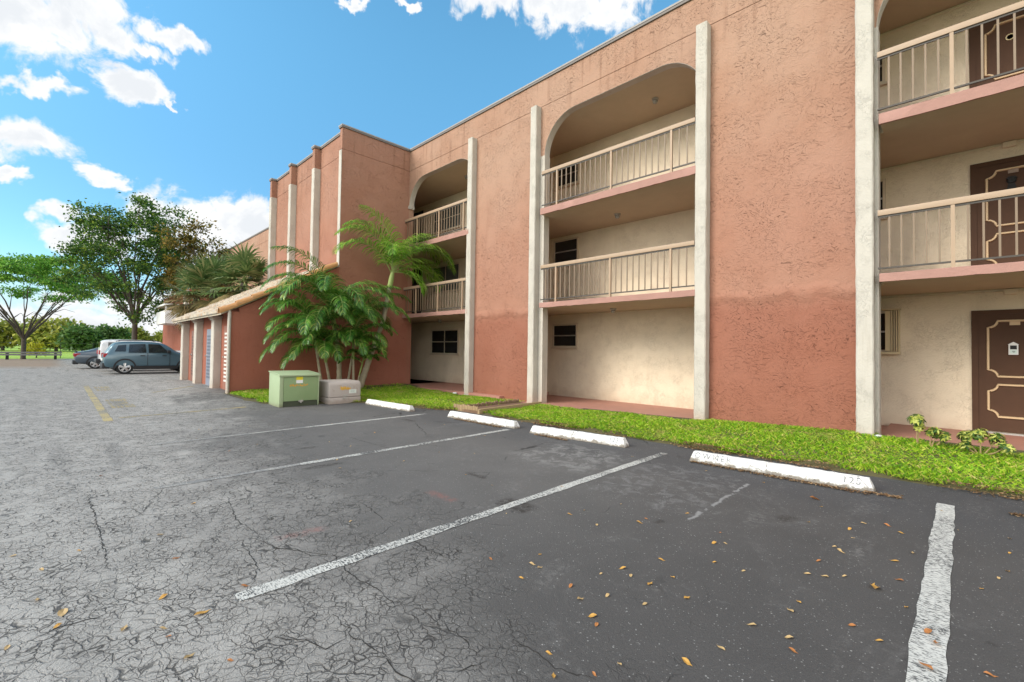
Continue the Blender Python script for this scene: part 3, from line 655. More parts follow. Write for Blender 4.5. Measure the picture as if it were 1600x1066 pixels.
for (a, b_) in OPEN:
    x0 = a+(0.002 if a < -14 else .045); x1 = b_-.095
    for z, d_ in ((Z2, .125), (Z3, .165)):
        mb = MB(); n = 28; vs = []
        for i in range(n+1):
            x = x0+(x1-x0)*i/n; j = lambda: random.uniform(-.005, .005)
            vs += [(x, YP+.042+j(), z-d_-.004), (x, YP+j(), z-d_-.004+j()), (x, YP+j(), z-.008+j()), (x, YP+.012, z+.002), (x, YB, z+.002), (x, YB, z-.025), (x, YP+.042, z-.028)]
        fs = [(i*7+k, i*7+(k+1) % 7, (i+1)*7+(k+1) % 7, (i+1)*7+k) for i in range(n) for k in range(7)]
        fs += [tuple(range(7)), tuple(n*7+k for k in range(7))]
        mb.add(vs, fs).build('slab_edge', NOSE, bld, smooth=True)
# ground walk
mb = MB(); mb.box(-45, -9.5, YP+.02, BW, -.1, .15); mb.box(-9.498, -3.72, YP+.02, BW, -.1, .07); mb.box(-0.98, 9, YP+.02, BW, -.1, .185); mb.box(-3.7, -1.0, YB+.002, BW, -.1, .13)
tag(mb.build('walkway', WALK), kind='structure')

# railings: top rail, bottom bar, posts and balusters
bal_me = {}
def railing(x0, x1, z, posts, label=None):
    top = MB(); top.box(x0, x1, YP+.02, YP+.085, z+.905+.01, z+1.005)
    top = top.build('railing', TAN, bld, bevel=.006)
    lo = MB(); lo.box(x0, x1, YP+.035, YP+.065, z+.075, z+.10); lo.box(x0, x1, YP+.04, YP+.06, z+.885, z+.912)
    lo.build('rail_bar', DARKBAR, top)
    for p in posts:
        pm = MB(); pm.box(p-.022, p+.022, YP+.026, YP+.074, z, z+.913); o = pm.build('post', TAN, top)
    edges = sorted([x0]+list(posts)+[x1])
    for a, b_ in zip(edges[:-1], edges[1:]):
        k = max(1, round((b_-a)/.15))
        for i in range(1, k):
            x = a+(b_-a)*i/k
            key = 'b'
            if key not in bal_me:
                q = MB(); q.box(-.012, .012, -.0075, .0075, .10, .886); o = q.build('baluster', TAND, None); bal_me[key] = o.data
            else: o = bpy.data.objects.new('baluster', bal_me[key]); C.objects.link(o)
            o.parent = top; o.location = Vector((x, YP+.05, z))-ORG[top]
    return top
for z in (Z2, Z3):
    railing(-14.74, -11.12, z, (-13.94, -12.62, -11.3))
    railing(-7.99, -3.85, z, (-7.47, -5.84, -4.36))
    railing(-0.94, 3.35, z, (-.09, 1.45, 2.9))
    railing(-27.1, -22.8, z, (-26, -24.5, -23.2))

# windows
def window(x0, x1, z0, z1, cols=1, rows=2, glass=GLASS, fr=.045):
    y = BW
    w_ = MB(); w_.box(x0, x1, y-.05, y+.01, z0, z0+fr); w_.box(x0, x1, y-.05, y+.01, z1-fr, z1)
    w_.box(x0, x0+fr, y-.05, y+.01, z0+fr, z1-fr); w_.box(x1-fr, x1, y-.05, y+.01, z0+fr, z1-fr)
    w_.box(x0-.03, x1+.03, y-.085, y+.01, z0-.04, z0-.001)
    o = w_.build('window', WINFR, bld)
    g_ = MB(); g_.box(x0+fr, x1-fr, y-.018, y-.004, z0+fr, z1-fr); g_.build('pane', glass, o)
    m_ = MB()
    for i in range(1, cols):
        x = x0+(x1-x0)*i/cols; m_.box(x-.016, x+.016, y-.034, y-.0185, z0+fr, z1-fr)
    for j in range(1, rows):
        z = z0+(z1-z0)*j/rows; m_.box(x0+fr, x1-fr, y-.039, y-.0345 if cols > 1 else y-.0185, z-.016, z+.016)
    if m_.v: m_.build('sash_bar', WINMET if glass is GLASS and cols == 1 else WINFR, o)
    return o
window(-9.33, -8.36, 1.60, 2.33); window(-9.33, -8.36, 4.24, 5.0); window(-9.33, -8.36, 6.70, 7.43)
window(-16.0, -14.15, 1.30, 2.30, 2, 2); window(-16.0, -14.16, 3.85, 4.95, 2, 1, BLINDG); window(-16.0, -14.12, 6.40, 7.40, 2, 2, BLINDG)
window(-2.15, -.98, 1.54, 2.33); window(-2.1, -1.04, 4.15, 4.9); window(-2.1, -1.04, 6.78, 7.5)
# folded accordion storm shutter on the ground-floor window by the door
mb = MB()
for i in range(4):
    x = -.955+i*.034; mb.box(x, x+.018, BW-.16+.02*(i % 2), BW-.03, 1.55, 2.33)
mb.box(-1.045, -.967, BW-.15, BW-.125, 1.56, 2.32); mb.box(-2.2, -.82, BW-.17, BW-.091, 1.50, 1.545); mb.box(-2.2, -.82, BW-.17, BW-.052, 2.335, 2.36)
mb.build('storm_shutter', plain('shutter_paint', (0.62, 0.50, 0.30), 0.5), bld)

# doors
def bracket_frame(mb, x0, x1, z0, z1, y, r_=.11, w_=.019, th=.030):
    """raised moulding with scooped corners"""
    path = []
    for cx, cz, a0 in ((x0, z0, 90), (x1, z0, 180), (x1, z1, 270), (x0, z1, 0)):
        arc = []
        for i in range(7):
            a = R(a0-90*i/6) if False else R(a0-15*i)
            arc.append((cx+r_*math.cos(a), cz+r_*math.sin(a)))
        path += arc
    n = len(path); vs = []
    for i in range(n):
        p = Vector(path[i]); a = Vector(path[i-1]); b_ = Vector(path[(i+1) % n])
        d_ = (b_-a).normalized(); nn = Vector((-d_.y, d_.x))*w_
        vs += [(p.x-nn.x, y, p.y-nn.y), (p.x-nn.x*.6, y-th, p.y-nn.y*.6), (p.x+nn.x*.6, y-th, p.y+nn.y*.6), (p.x+nn.x, y, p.y+nn.y)]
    fs = []
    for i in range(n):
        a = i*4; b_ = ((i+1) % n)*4
        for k in range(3): fs.append((a+k, b_+k, b_+k+1, a+k+1))
    mb.add(vs, fs)
def door(zf, kind):
    y = BW
    fr = MB(); fr.box(.11, .19, y-.03, y+.01, zf, zf+2.09); fr.box(1.06, 1.14, y-.03, y+.01, zf, zf+2.09); fr.box(.19, 1.06, y-.03, y+.01, zf+2.02, zf+2.09)
    d_ = MB(); d_.box(.19, 1.06, y-.012, y+.01, zf+.03, zf+2.02); d_ = d_.build('door', DOOR, bld)
    fr.build('door_frame', DOOR, d_)
    for (z0, z1) in ((.96, 1.90), (.28, .82)):
        mm = MB(); bracket_frame(mm, .31, .94, zf+z0, zf+z1, y-.0125); mm.build('moulding', MOULD, d_, smooth=True)
    th = MB(); th.box(.12, 1.13, y-.10, y-.031, zf-.005, zf+.025); th.build('threshold', WINMET, d_)
    kn = MB(); kn.lathe([(.0, -.06), (.028, -.055), (.032, -.03), (.015, -.012), (.024, -.0)], 1.0, y-.0125, zf+.98, 'y', 12); kn.build('knob', plain('brass', (.45, .30, .10), .3, metal=1.0), d_, smooth=True)
    pl = MB(); pl.box(.56, .68, y-.026, y-.0125, zf+1.825, zf+1.885)
    if kind == 1:
        pl.build('number_plate', MOULD, d_)
        s = MB(); s.box(.545, .655, y-.05, y-.0125, zf+1.33, zf+1.50); s.prism([(.535, zf+1.50), (.665, zf+1.50), (.60, zf+1.545)], 'y', y-.055, y-.0125)
        s = s.build('notice_holder', WHITE, d_)
        q = MB(); q.box(.562, .638, y-.0525, y-.0505, zf+1.42, zf+1.485); q.build('dark_window', BLACK, s)
        q = MB(); q.box(.562, .638, y-.0525, y-.0505, zf+1.35, zf+1.412); q.build('card', plain('card', (.62, .74, .70), .6), s)
        q = MB(); q.box(.585, .62, y-.0545, y-.0526, zf+1.385, zf+1.392); q.box(.592, .615, y-.0545, y-.0526, zf+1.37, zf+1.376); q.build('card_print', BLACK, s)
    elif kind == 2:
        pl.build('number_plate', plain('pale_plate', (.30, .22, .17), .5), d_)
        # dark cast knocker: round head above a spreading body
        s = MB(); s.lathe([(.0, -.05), (.045, -.04), (.06, -.02), (.06, 0)], .60, y-.0125, zf+1.70, 'y', 14)
        s.prism([(.57, zf+1.67), (.63, zf+1.67), (.665, zf+1.52), (.66, zf+1.49), (.54, zf+1.49), (.535, zf+1.52)], 'y', y-.04, y-.0125)
        s.prism([(.535, zf+1.73), (.56, zf+1.765), (.64, zf+1.765), (.665, zf+1.73), (.64, zf+1.72), (.56, zf+1.72)], 'y', y-.045, y-.013)
        s.build('door_knocker', BLACK, d_)
    else:
        s = MB(); s.lathe([(.055, 0), (.055, -.012), (.040, -.012), (.040, 0)], .60, y-.0125, zf+1.62, 'y', 18); s.build('door_ring', plain('cream_ring', (.62, .50, .28), .4), d_)
    return d_
door(.185, 1); door(Z2, 2); door(Z3, 3)
# flat dark panels painting the shade inside stair-tower doorways, left end of upper galleries
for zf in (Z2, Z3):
    mb = MB(); mb.box(-19.2, -16.8, BW-.03, BW+.008, zf, zf+2.3); o = mb.build('doorway_shade_panel', plain('doorway_shade_dark', (.03, .024, .02), .8), bld)
# ceiling lights
for (x, z) in ((-5.4, ZC), (-6.45, Z3-.165), (-6.55, Z2-.125), (-12.75, ZC), (-13.74, Z3-.165), (-14.2, Z2-.125)):
    mb = MB(); mb.lathe([(.0, 0), (.085, 0), (.085, -.03), (.06, -.045), (.0, -.045)], x, 10.38, z-.001, 'z', 16); o = mb.build('ceiling_light', CONC, bld, smooth=True)
    mb = MB(); mb.lathe([(.05, -.046), (.065, -.075), (.05, -.11), (.0, -.125)], x, 10.38, z, 'z', 14); mb.build('globe', plain('frosted_globe', (.34, .33, .29), .25), o, smooth=True)
# conduits with junction boxes under the soffits of the right bay
for z in (Z2-.125, Z3-.165, ZC):
    mb = MB(); mb.tube([(-4.5, BW-.02, z-.05), (3.4, BW-.02, z-.05)], .011, 6); o = mb.build('conduit', BACK, bld)
    mb = MB(); mb.box(.50, .66, BW-.07, BW-.001, z-.10, z-.01); mb.build('junction_box', BACK, o, bevel=.006)
# roof body behind the parapet
mb = MB(); mb.box(-45, 9, YB+.001, 24, ZC+.252, ZC+.45); mb.build('roof', CONC, bld)

# ---------------------------------------------------------------- stair tower projecting from the facade
TX, TF = -14.75, 6.85
tower = MB()
tower.box(-21.98, TX, TF, YW-.001, -.1, 8.165); tower.box(-21.98+.014, TX-.014, TF+.014, YW-.001, 8.165, 8.18); tower.box(-21.98, TX, TF, YW-.001, 8.18, ZTOP)
PILX = [(-22.0, -21.79), (-19.64, -19.43), (-17.26, -17.05), (-14.93, TX)]
for i, (a, b_) in enumerate(PILX):
    if i < 3: tower.box(a, b_, 6.63, TF-.001, 8.15, ZTOP)
    else: tower.box(a, b_, 6.63, TF-.001, 0, 8.165); tower.box(a+.014, b_-.014, 6.644, TF-.001, 8.165, 8.18); tower.box(a, b_, 6.63, TF-.001, 8.18, ZTOP)
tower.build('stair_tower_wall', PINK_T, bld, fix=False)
mb = MB()
mb.box(-22.03, TX+.035, TF-.035, YW-.05, ZTOP+.001, ZTOP+.055, 0); mb.box(-22.04, TX+.045, TF-.045, YW-.05, ZTOP+.057, ZTOP+.098, 1)
for a, b_ in PILX: mb.box(a-.035, b_+(.035 if b_ != TX else .036), 6.595, TF-.046, ZTOP+.001, ZTOP+.055, 0); mb.box(a-.04, b_+.044, 6.588, TF-.046, ZTOP+.056, ZTOP+.099, 1)
mb.build('tower_coping', [COPE, COPE_L], bld)
for i, (a, b_) in enumerate(PILX):
    if i < 3: wobbly(a-.012, b_+.012, 6.615, TF, 4.0, 8.15).build('tower_pilaster', CREAM, bld, smooth=True, angle=30)
    else:
        mb = MB(); mb.box(a-.01, b_-.006, 6.612, 6.629, 4.0, 8.15); mb.build('tower_pilaster', CREAM, bld)

# ---------------------------------------------------------------- storage shed against the tower
shed = empty('storage_shed', (-18.3, 5.2, .15), 'low terracotta stucco storage lean-to with clay barrel-tile roof and slatted doors', 'shed')
SX0, SF, RZ, RS = -21.95, 3.72, 2.50, 0.55       # left end, wall front, eave height, roof slope
def roof_z(y): return RZ+(y-3.40)*RS
mb = MB()
mb.prism([(SF, -.05), (TF-.002, -.05), (TF-.002, roof_z(TF)-.09), (SF, roof_z(SF)-.09)], 'x', TX-.2, TX-.004)
mb.prism([(SF, -.05), (TF-.002, -.05), (TF-.002, roof_z(TF)-.09), (SF, roof_z(SF)-.09)], 'x', SX0, SX0+.2)
mb.box(SX0+.2, TX-.2, SF, SF+.18, -.05, roof_z(SF)-.09)
mb.box(TX-.17, TX-.004, 3.515, SF-.001, -.05, roof_z(3.515)-.09)
mb.build('wall', PINK_S, shed, fix=False)
mb = MB(); mb.box(TX-.19, TX-.06, 3.49, 3.513, 0, 2.5); mb.box(TX-.05, TX+.03, 3.44, 3.512, .0, 2.46)
mb.build('corner_trim', CREAM, shed)
for a in (-21.9, -19.56, -17.04):
    zb = asph_z(a, 3.5)-.03
    o = wobbly(a, a+.36, 3.51, SF+.01, zb, 2.30, .004).build('shed_pilaster', CREAM, shed, smooth=True, angle=30)
    mb = MB(); mb.box(a-.03, a+.39, 3.47, SF+.012, 2.30, 2.36); mb.box(a-.07, a+.43, 3.43, SF+.013, 2.36, 2.44); mb.build('capital', CREAM, o, bevel=.02)
def slat_door(x0, x1, colr, slats, zt):
    zb = asph_z((x0+x1)/2, 3.6)
    d_ = MB(); d_.box(x0, x1, SF-.035, SF-.001, zb, zt); d_ = d_.build('door', plain('door_paint', colr, .5), shed)
    s = MB(); k = 13 if slats is not BLACK else 17
    for i in range(k):
        z = zb+.28+(zt-zb-.52)*i/(k-1); s.box(x0+.16, x1-.16, SF-.055, SF-.036, z-.028, z+.028)
    s.build('slats', slats, d_)
    h = MB(); h.lathe([(.0, -.05), (.025, -.045), (.02, -.01), (.03, 0)], x0+.08, SF-.036, zb+1.0, 'y', 10); h.build('handle', WINMET, d_, smooth=True)
slat_door(-18.45, -17.15, (.20, .215, .26), plain('slat_grey', (.10, .11, .14), .5), 2.05)
slat_door(-16.2, -15.1, (.27, .11, .07), plain('slat_white', (.66, .62, .56), .5), 2.1)
slat_door(-20.9, -19.75, (.19, .08, .055), plain('slat_brown', (.10, .045, .03), .5), 2.05)
# tiled roof
m, t, b = new_mat('weathered_roof_tile'); P = t.pos()
c = t.ramp(t.island(), [(0, (.24, .15, .085)), (.4, (.42, .31, .20)), (.75, (.52, .44, .32)), (1, (.40, .22, .11))])
c = t.mix(t.step(t.noise(P, 6, 5, .7), .42, .66), c, (.40, .36, .30))
c = t.mix(t.math('MULTIPLY', t.step(t.noise(P, 3, 4, .7), .58, .7), .6), c, (.10, .085, .07))
setb(t, b, c, .8, t.bump(t.noise(P, 40, 3), .4, .006)); TILE = m
m, t, b = new_mat('orange_rake_tile'); P = t.pos()
c = t.mix(t.noise(P, 7, 5, .7), (.34, .15, .05), (.52, .27, .10)); c = t.mix(t.step(t.noise(P, 14, 4, .7), .56, .72), c, (.30, .25, .18))
setb(t, b, c, .75, t.bump(t.noise(P, 40, 3), .4, .006)); RAKE = m
mb = MB(); cols_ = 30; rows_ = 9; y0r, y1r = 3.28, TF-.01; Ls = (y1r-y0r)
for i in range(cols_):
    xc = SX0-.15+(TX-SX0+.05)*(i+.5)/cols_; wd = (TX-SX0+.05)/cols_*.56
    for j in range(rows_):
        ya = y0r+Ls*j/rows_-.06; yb = y0r+Ls*(j+1)/rows_; jit = random.uniform(-.006, .006)
        vs = []; n = 6
        for (yy, rr, lift) in ((ya, wd, .030), (yb, wd*.88, .0)):
            for k in range(n+1):
                a = math.pi*k/n; vs.append((xc+jit+rr*math.cos(a), yy-.0, roof_z(yy)-.02+lift+rr*.75*math.sin(a)))
        fs = [(k, k+1, n+2+k, n+1+k) for k in range(n)]+[tuple(range(n+1))]
        mb.add(vs, fs)
for j in range(1): mb.prism([(y0r-.02, roof_z(y0r)-.075), (y1r, roof_z(y1r)-.075), (y1r, roof_z(y1r)-.01), (y0r-.02, roof_z(y0r)-.01)], 'x', SX0-.15, TX-.002)
mb.build('roof', TILE, shed, smooth=True, fix=True)
mb = MB(); k = 8
for j in range(k):
    ya = y0r-.08+(6.55-y0r)*j/k; yb = y0r-.08+(6.55-y0r)*(j+1)/k+.05
    n = 10; vs = []
    for (yy, rr, lf) in ((ya, .135, .035), (yb, .115, .005)):
        for i in range(n+1):
            a = -.35+(math.pi+.7)*i/n; vs.append((TX+.03+rr*math.cos(a), yy, roof_z(yy)+.0+lf+rr*math.sin(a)*.95))
        for i in range(n, -1, -1):
            a = -.35+(math.pi+.7)*i/n; rr2 = rr-.016; vs.append((TX+.03+rr2*math.cos(a), yy, roof_z(yy)+lf+rr2*math.sin(a)*.95))
    mm = 2*(n+1); fs = [(i, (i+1) % mm, mm+(i+1) % mm, mm+i) for i in range(mm)]
    fs += [(i, i+1, mm-2-i, mm-1-i) for i in range(n)]+[(mm+i, mm+mm-1-i, mm+mm-2-i, mm+i+1) for i in range(n)]
    mb.add(vs, fs)
mb.build('rake_tiles', RAKE, shed, smooth=True)
mb = MB(); mb.tube([(TX+.06, 3.46, 2.5), (TX+.06, 3.46, .12), (TX+.06, 3.38, .08)], .035, 8); mb.build('downpipe', CREAM, shed, smooth=True)

# ---------------------------------------------------------------- far block of the complex
far = empty('distant_apartment_wing', (-41, 8.5, 0), 'far brown stucco end wing with a white boxed balcony, behind the parked cars', 'building')
mb = MB(); mb.box(-50, -39.2, 6.7, YW-.05, -.1, 5.6); mb.build('wall', PINK_S, far)
mb = MB(); mb.box(-39.9, -39.19, 6.45, 6.69, -.1, 5.5); mb.build('pilaster', CREAM, far)
mb = MB(); mb.box(-43, -39.25, 5.35, 6.44, 3.05, 3.2); mb.build('balcony', WHITE, far)
mb = MB(); mb.box(-43, -39.25, 5.35, 5.42, 3.2, 3.95); mb.box(-39.32, -39.25, 5.42, 6.44, 3.2, 3.95); mb.box(-43, -39.25, 5.3, 6.44, 4.3, 4.42); mb.box(-39.4, -39.28, 5.36, 5.46, 3.95, 4.3); mb.build('balcony_panel', WHITE, far)

# ------------------------------------------------------------------ wheel stops
m, t, b = new_mat('chipped_white_concrete'); P = t.pos(); x, y, z = t.sep(P)
n1 = t.noise(P, 11, 5, .7); zz = t.math('ADD', z, t.math('MULTIPLY', t.math('SUBTRACT', n1, .5), .16))
c = t.mix(t.noise(P, 4, 4), (.62, .61, .58), (.78, .77, .74))
c = t.mix(t.step(zz, .055, .02), c, t.mix(t.noise(P, 30, 4, .7), (.05, .04, .03), (.38, .33, .27)))
wv = t.vmath('ADD', P, t.vmath('MULTIPLY', t.vmath('SUBTRACT', t.noise(P, 7, 3, .6, 0, True), (.5,.5,.5)), (.2, .2, .1)))
c = t.mix(t.math('MULTIPLY', t.step(t.vor(wv, 3.2, 'DISTANCE_TO_EDGE'), .022, .006), t.step(t.noise(P, 1.1, 2), .45, .6)), c, (.25, .23, .21))
c = t.mix(t.math('MULTIPLY', t.step(t.noise(P, 30, 4, .7), .55, .67), .75), c, (.30, .27, .23))
setb(t, b, c, .75, t.bump(t.math('ADD', t.noise(P, 60, 4), t.noise(P, 9, 3)), .5, .01)); STOPM = m
m, t, b = new_mat('faded_stencil_paint'); P = t.pos()
c = t.mix(t.step(t.noise(P, 28, 4, .7), .50, .64), (.20, .20, .21), (.60, .59, .57)); setb(t, b, c, .8); STEN = m
def wheel_stop(xa, ya, xb, yb, label, words, num):
    ro = empty('wheel_stop', ((xa+xb)/2, (ya+yb)/2+.08, 0), label, 'wheel stop', 'concrete wheel stops at the head of the bays')
    L_ = math.hypot(xb-xa, yb-ya); ex = Vector((xb-xa, yb-ya, 0)).normalized(); ey_ = Vector((-ex.y, ex.x, 0)); A = Vector((xa, ya, 0.004))
    prof = [(0, 0), (.004, .045), (.035, .125), (.045, .132), (.105, .132), (.115, .125), (.15, .04), (.152, 0)]
    n = 36; vs = []; mb = MB()
    for i in range(n+1):
        s_ = L_*i/n
        for (w_, h_) in prof:
            inset = 0.0
            tt = s_
            if i == 0: tt = h_*.38
            if i == n: tt = L_-h_*.38
            j = .0035 if 0 < i < n else .0015
            vs.append(A+ex*(tt+random.uniform(-j, j))+ey_*(w_+random.uniform(-j, j))+Vector((0, 0, h_+(random.uniform(-j, j) if h_ > .02 else 0))))
    k = len(prof)
    fs = [(i*k+a, i*k+(a+1) % k, (i+1)*k+(a+1) % k, (i+1)*k+a) for i in range(n) for a in range(k)]+[tuple(range(k)), tuple(n*k+a for a in range(k))]
    mb.add(vs, fs).build('concrete_bar', STOPM, ro, smooth=True, angle=35)
    fd = (ey_*.031+Vector((0, 0, .08))).normalized(); nrm = (ex.cross(fd)).normalized()
    if nrm.y > 0: nrm = -nrm
    if words: text_mesh(words, .105, STEN, 'stencil_word', ro, A+ex*.30+ey_*.0195+Vector((0, 0, .086))+nrm*.005, ex, fd, 1.35)
    if num: text_mesh(num, .105, STEN, 'stencil_number', ro, A+ex*(L_-.20)+ey_*.0195+Vector((0, 0, .086))+nrm*.005, ex, fd, 1.15)
    return ro
wheel_stop(-11.17, 5.80, -9.17, 5.88, 'short clean white wheel stop nearest the grey utility box', None, None)
wheel_stop(-7.94, 6.04, -5.94, 6.09, 'white wheel stop lying in front of the scalloped log edging', None, '121')
wheel_stop(-5.47, 5.98, -3.66, 6.17, 'cracked white wheel stop between the edging and the one lettered OWNER', None, '123')
wheel_stop(-2.64, 6.10, -.67, 6.17, 'long white wheel stop lettered OWNER, in front of the right lawn', 'OWNER', '125')
wheel_stop(.43, 6.2, 2.4, 6.24, 'white wheel stop whose end shows at the right picture edge', None, None)

# ------------------------------------------------------------------ transformer + utility box
m, t, b = new_mat('green_cabinet_paint'); P = t.obj(); x, y, z = t.sep(P)
c = t.mix(t.noise(P, 3, 4), (.29, .36, .205), (.345, .42, .25)); c = t.mix(t.math('MULTIPLY', t.step(t.noise(P, 7, 5, .7), .58, .72), .4), c, (.36, .34, .22))
c = t.mix(t.math('MULTIPLY', t.step(t.math('ADD', z, t.math('MULTIPLY', t.noise(P, 9, 4), .2)), .22, .08), .6), c, (.17, .14, .09))
setb(t, b, c, .5, t.bump(t.noise(P, 25, 3), .12, .005), spec=.4); GREENP = m
m, t, b = new_mat('green_cabinet_front'); P = t.obj(); x, y, z = t.sep(P)
c = t.mix(t.noise(P, 3, 4), (.20, .285, .13), (.25, .34, .17)); c = t.mix(t.math('MULTIPLY', t.step(t.noise(P, 6, 5, .7), .56, .72), .4), c, (.28, .27, .17))
setb(t, b, c, .5, t.bump(t.noise(P, 25, 3), .12, .005), spec=.4); GREEND = m
tr = empty('transformer_box', (-12.15, 4.35, .0), 'pale green steel transformer cabinet with a yellow warning sticker', 'transformer')
x0, x1, y0, y1 = -12.55, -11.79, 3.88, 4.84
mb = MB(); mb.prism([(x0, 0.0), (x1, 0.0), (x1+.01, .755), (x0, .86)], 'y', y0, y0+.09); mb.prism([(x0, 0), (x1, 0), (x1+.01, .755), (x0, .86)], 'y', y1-.03, y1)
mb.prism([(x0, 0), (x1-.06, 0), (x1-.06, .75), (x0, .84)], 'y', y0+.09, y1-.03)
mb.build('cabinet', GREENP, tr, bevel=.012)
mb = MB(); mb.box(x1-.058, x1-.004, y0+.095, y1-.034, .135, .735); mb.build('front_panel', GREEND, tr, bevel=.008)
mb = MB(); mb.box(x1-.058, x1-.02, y0+.095, y1-.034, .0, .13); mb.build('base_sill', plain('dark_sill', (.05, .06, .035), .7), tr)
mb = MB(); mb.prism([(x0-.02, .862), (x1-.12, .82), (x1+.035, .785), (x1+.035, .745), (x1+.012, .745), (x1-.12, .79), (x0-.02, .84)], 'y', y0-.02, y1+.02); mb.build('lid', GREENP, tr, bevel=.012)
mb = MB(); mb.box(x1-.003, x1+.03, 4.33, 4.44, .115, .15); mb.lathe([(.0, 0), (.02, .002), (.02, .03), (0, .032)], x1-.003, 4.385, .10, 'x', 10); mb.build('latch', WINMET, tr)
mb = MB(); mb.box(x1-.0035, x1-.001, 4.27, 4.43, .655, .735); st = mb.build('warning_sticker', plain('yellow_sticker', (.68, .58, .03), .5), tr)
mb = MB(); mb.box(x1-.0035, x1-.001, 4.27, 4.43, .575, .654); mb.build('white_label', WHITE, st)
mb = MB()
y = 4.12
while y < 4.55:
    w_ = random.uniform(.012, .04); mb.box(x1-.0034, x1-.0012, y, y+w_, .50+random.uniform(-.01, .015), .545+random.uniform(-.02, .015)); y += w_+random.uniform(.006, .02)
mb.build('orange_marking', plain('orange_marking', (.62, .30, .03), .6), tr)
m, t, b = new_mat('grey_box_plastic'); P = t.obj(); x, y, z = t.sep(P)
c = t.mix(t.noise(P, 4, 5, .65), (.36, .31, .28), (.46, .41, .37)); c = t.mix(t.math('MULTIPLY', t.step(t.noise(P, 8, 5, .75), .56, .70), .5), c, (.24, .19, .15)); 
c = t.mix(t.math('MULTIPLY', t.step(t.math('ADD', z, t.math('MULTIPLY', t.noise(P, 9, 4), .2)), .28, .1), .55), c, (.24, .18, .13))
setb(t, b, c, .65, t.bump(t.noise(P, 30, 3), .15, .005)); GREYP = m
ub = empty('utility_box', (-12.1, 5.5, 0), 'low grey rounded utility cabinet with orange lettering marks, between transformer and lawn', 'utility box')
x0, x1, y0, y1 = -12.55, -11.68, 5.05, 5.93
mb = MB(); mb.box(x0, x1, y0, y1, -.02, .165); mb.build('base', GREYP, ub, bevel=.012)
prof = [(x0, .172), (x1, .172), (x1-.004, .46)]
for i in range(7):
    a = R(15*i); prof.append((x1-.12+.115*math.cos(a), .47+.115*math.sin(a)))
prof += [(x0+.05, .59), (x0, .54)]
mb = MB(); mb.prism(prof, 'y', y0, y1); mb.build('hood', GREYP, ub, bevel=.02, seg=3)
mb = MB(); mb.box(x1-.001, x1+.006, 5.44, 5.56, .20, .24); mb.box(x1+.0, x1+.03, 5.43, 5.52, .13, .175); mb.build('latch', WINMET, ub)
mb = MB(); y = 5.36
while y < 5.64:
    w_ = random.uniform(.015, .035); mb.box(x1-.003, x1+.001, y, y+w_, .36+random.uniform(-.01, .02), .43+random.uniform(-.02, .02)); y += w_+random.uniform(.006, .016)
mb.build('orange_marking', plain('orange_letters', (.66, .36, .02), .6), ub)
mb = MB(); mb.box(x1-.002, x1+.0025, 5.60, 5.80, .26, .36); s = mb.build('white_label', plain('pale_label', (.66, .70, .64), .6), ub)
mb = MB()
for i in range(4): mb.box(x1+.0026, x1+.0034, 5.63, 5.77-.03*(i % 2), .28+.018*i, .286+.018*i)
mb.build('label_print', plain('label_print', (.25, .33, .33), .6), s)

# ------------------------------------------------------------------ edging, stones, shrubs
pe = empty('log_edging', (-8.63, 8.0, .0), 'scalloped log-roll border edging left of the short path', 'garden edging')
WOOD = plain('weathered_wood', (.34, .24, .13), .85, .35, 14, .6, 40)
WOODD = plain('dark_wood', (.20, .13, .075), .85, .35, 14, .6, 40)
mb = MB(); mb2 = MB()
for i in range(15):
    xx = -8.66+.055*i; h = .16+random.uniform(-.012, .012); mb.lathe([(.026, -.02), (.027, h-.02), (.018, h), (.0, h+.004)], xx-.12, 6.90+.004*i, .0, 'z', 8)
for i in range(36):
    yy = 6.95+i*.058; h = .13+random.uniform(-.02, .02)+.0; zg = lawn_z(-8.63, yy); mb2.lathe([(.026, -.03), (.027, h-.02), (.018, h), (0, h+.003)], -8.63+.02*math.sin(i*.3), yy, zg-.03, 'z', 8)
mb.build('front_logs', WOOD, pe, smooth=True); mb2.build('side_logs', WOODD, pe, smooth=True)
pe2 = MB()
pe2.prism([(6.88, 0), (9.05, .0), (9.05, .14), (6.95, .115), (6.88, .10)], 'x', -7.91, -7.85); pe2 = pe2.build('timber_edging', WOOD, loc=(-7.88, 8, 0)); tag(pe2, 'straight tan timber board edging right of the short path', 'garden edging')
mb = MB(); vs = []
mb.box(-8.58, -7.93, 6.90, 9.05, -.02, .060); tag(mb.build('path', plain('path_pavers', (.17, .10, .06), .9, .3, 8, .5, 30)), kind='structure')
def rock(name, x, y, z, r_, label):
    bm = bmesh.new(); bmesh.ops.create_icosphere(bm, subdivisions=3, radius=r_)
    for v in bm.verts: v.co *= 1+.25*(math.sin(v.co.x*60+x)*math.sin(v.co.y*50)+.4*math.sin(v.co.z*90)); v.co.z *= .65
    me = bpy.data.meshes.new(name); bm.to_mesh(me); bm.free(); me.materials.append(WHITE); me.polygons.foreach_set('use_smooth', [True]*len(me.polygons))
    o = bpy.data.objects.new(name, me); C.objects.link(o); o.location = (x, y, z); ORG[o] = Vector((x, y, z)); return tag(o, label, 'stone')
rock('white_stone', -.92, 8.92, .23, .045, 'small white stone at the foot of the cream pilaster beside the right walkway')
rock('white_stone', -11.45, 9.0, .09, .06, 'white stone on the walkway edge beside the leftmost main pilaster')

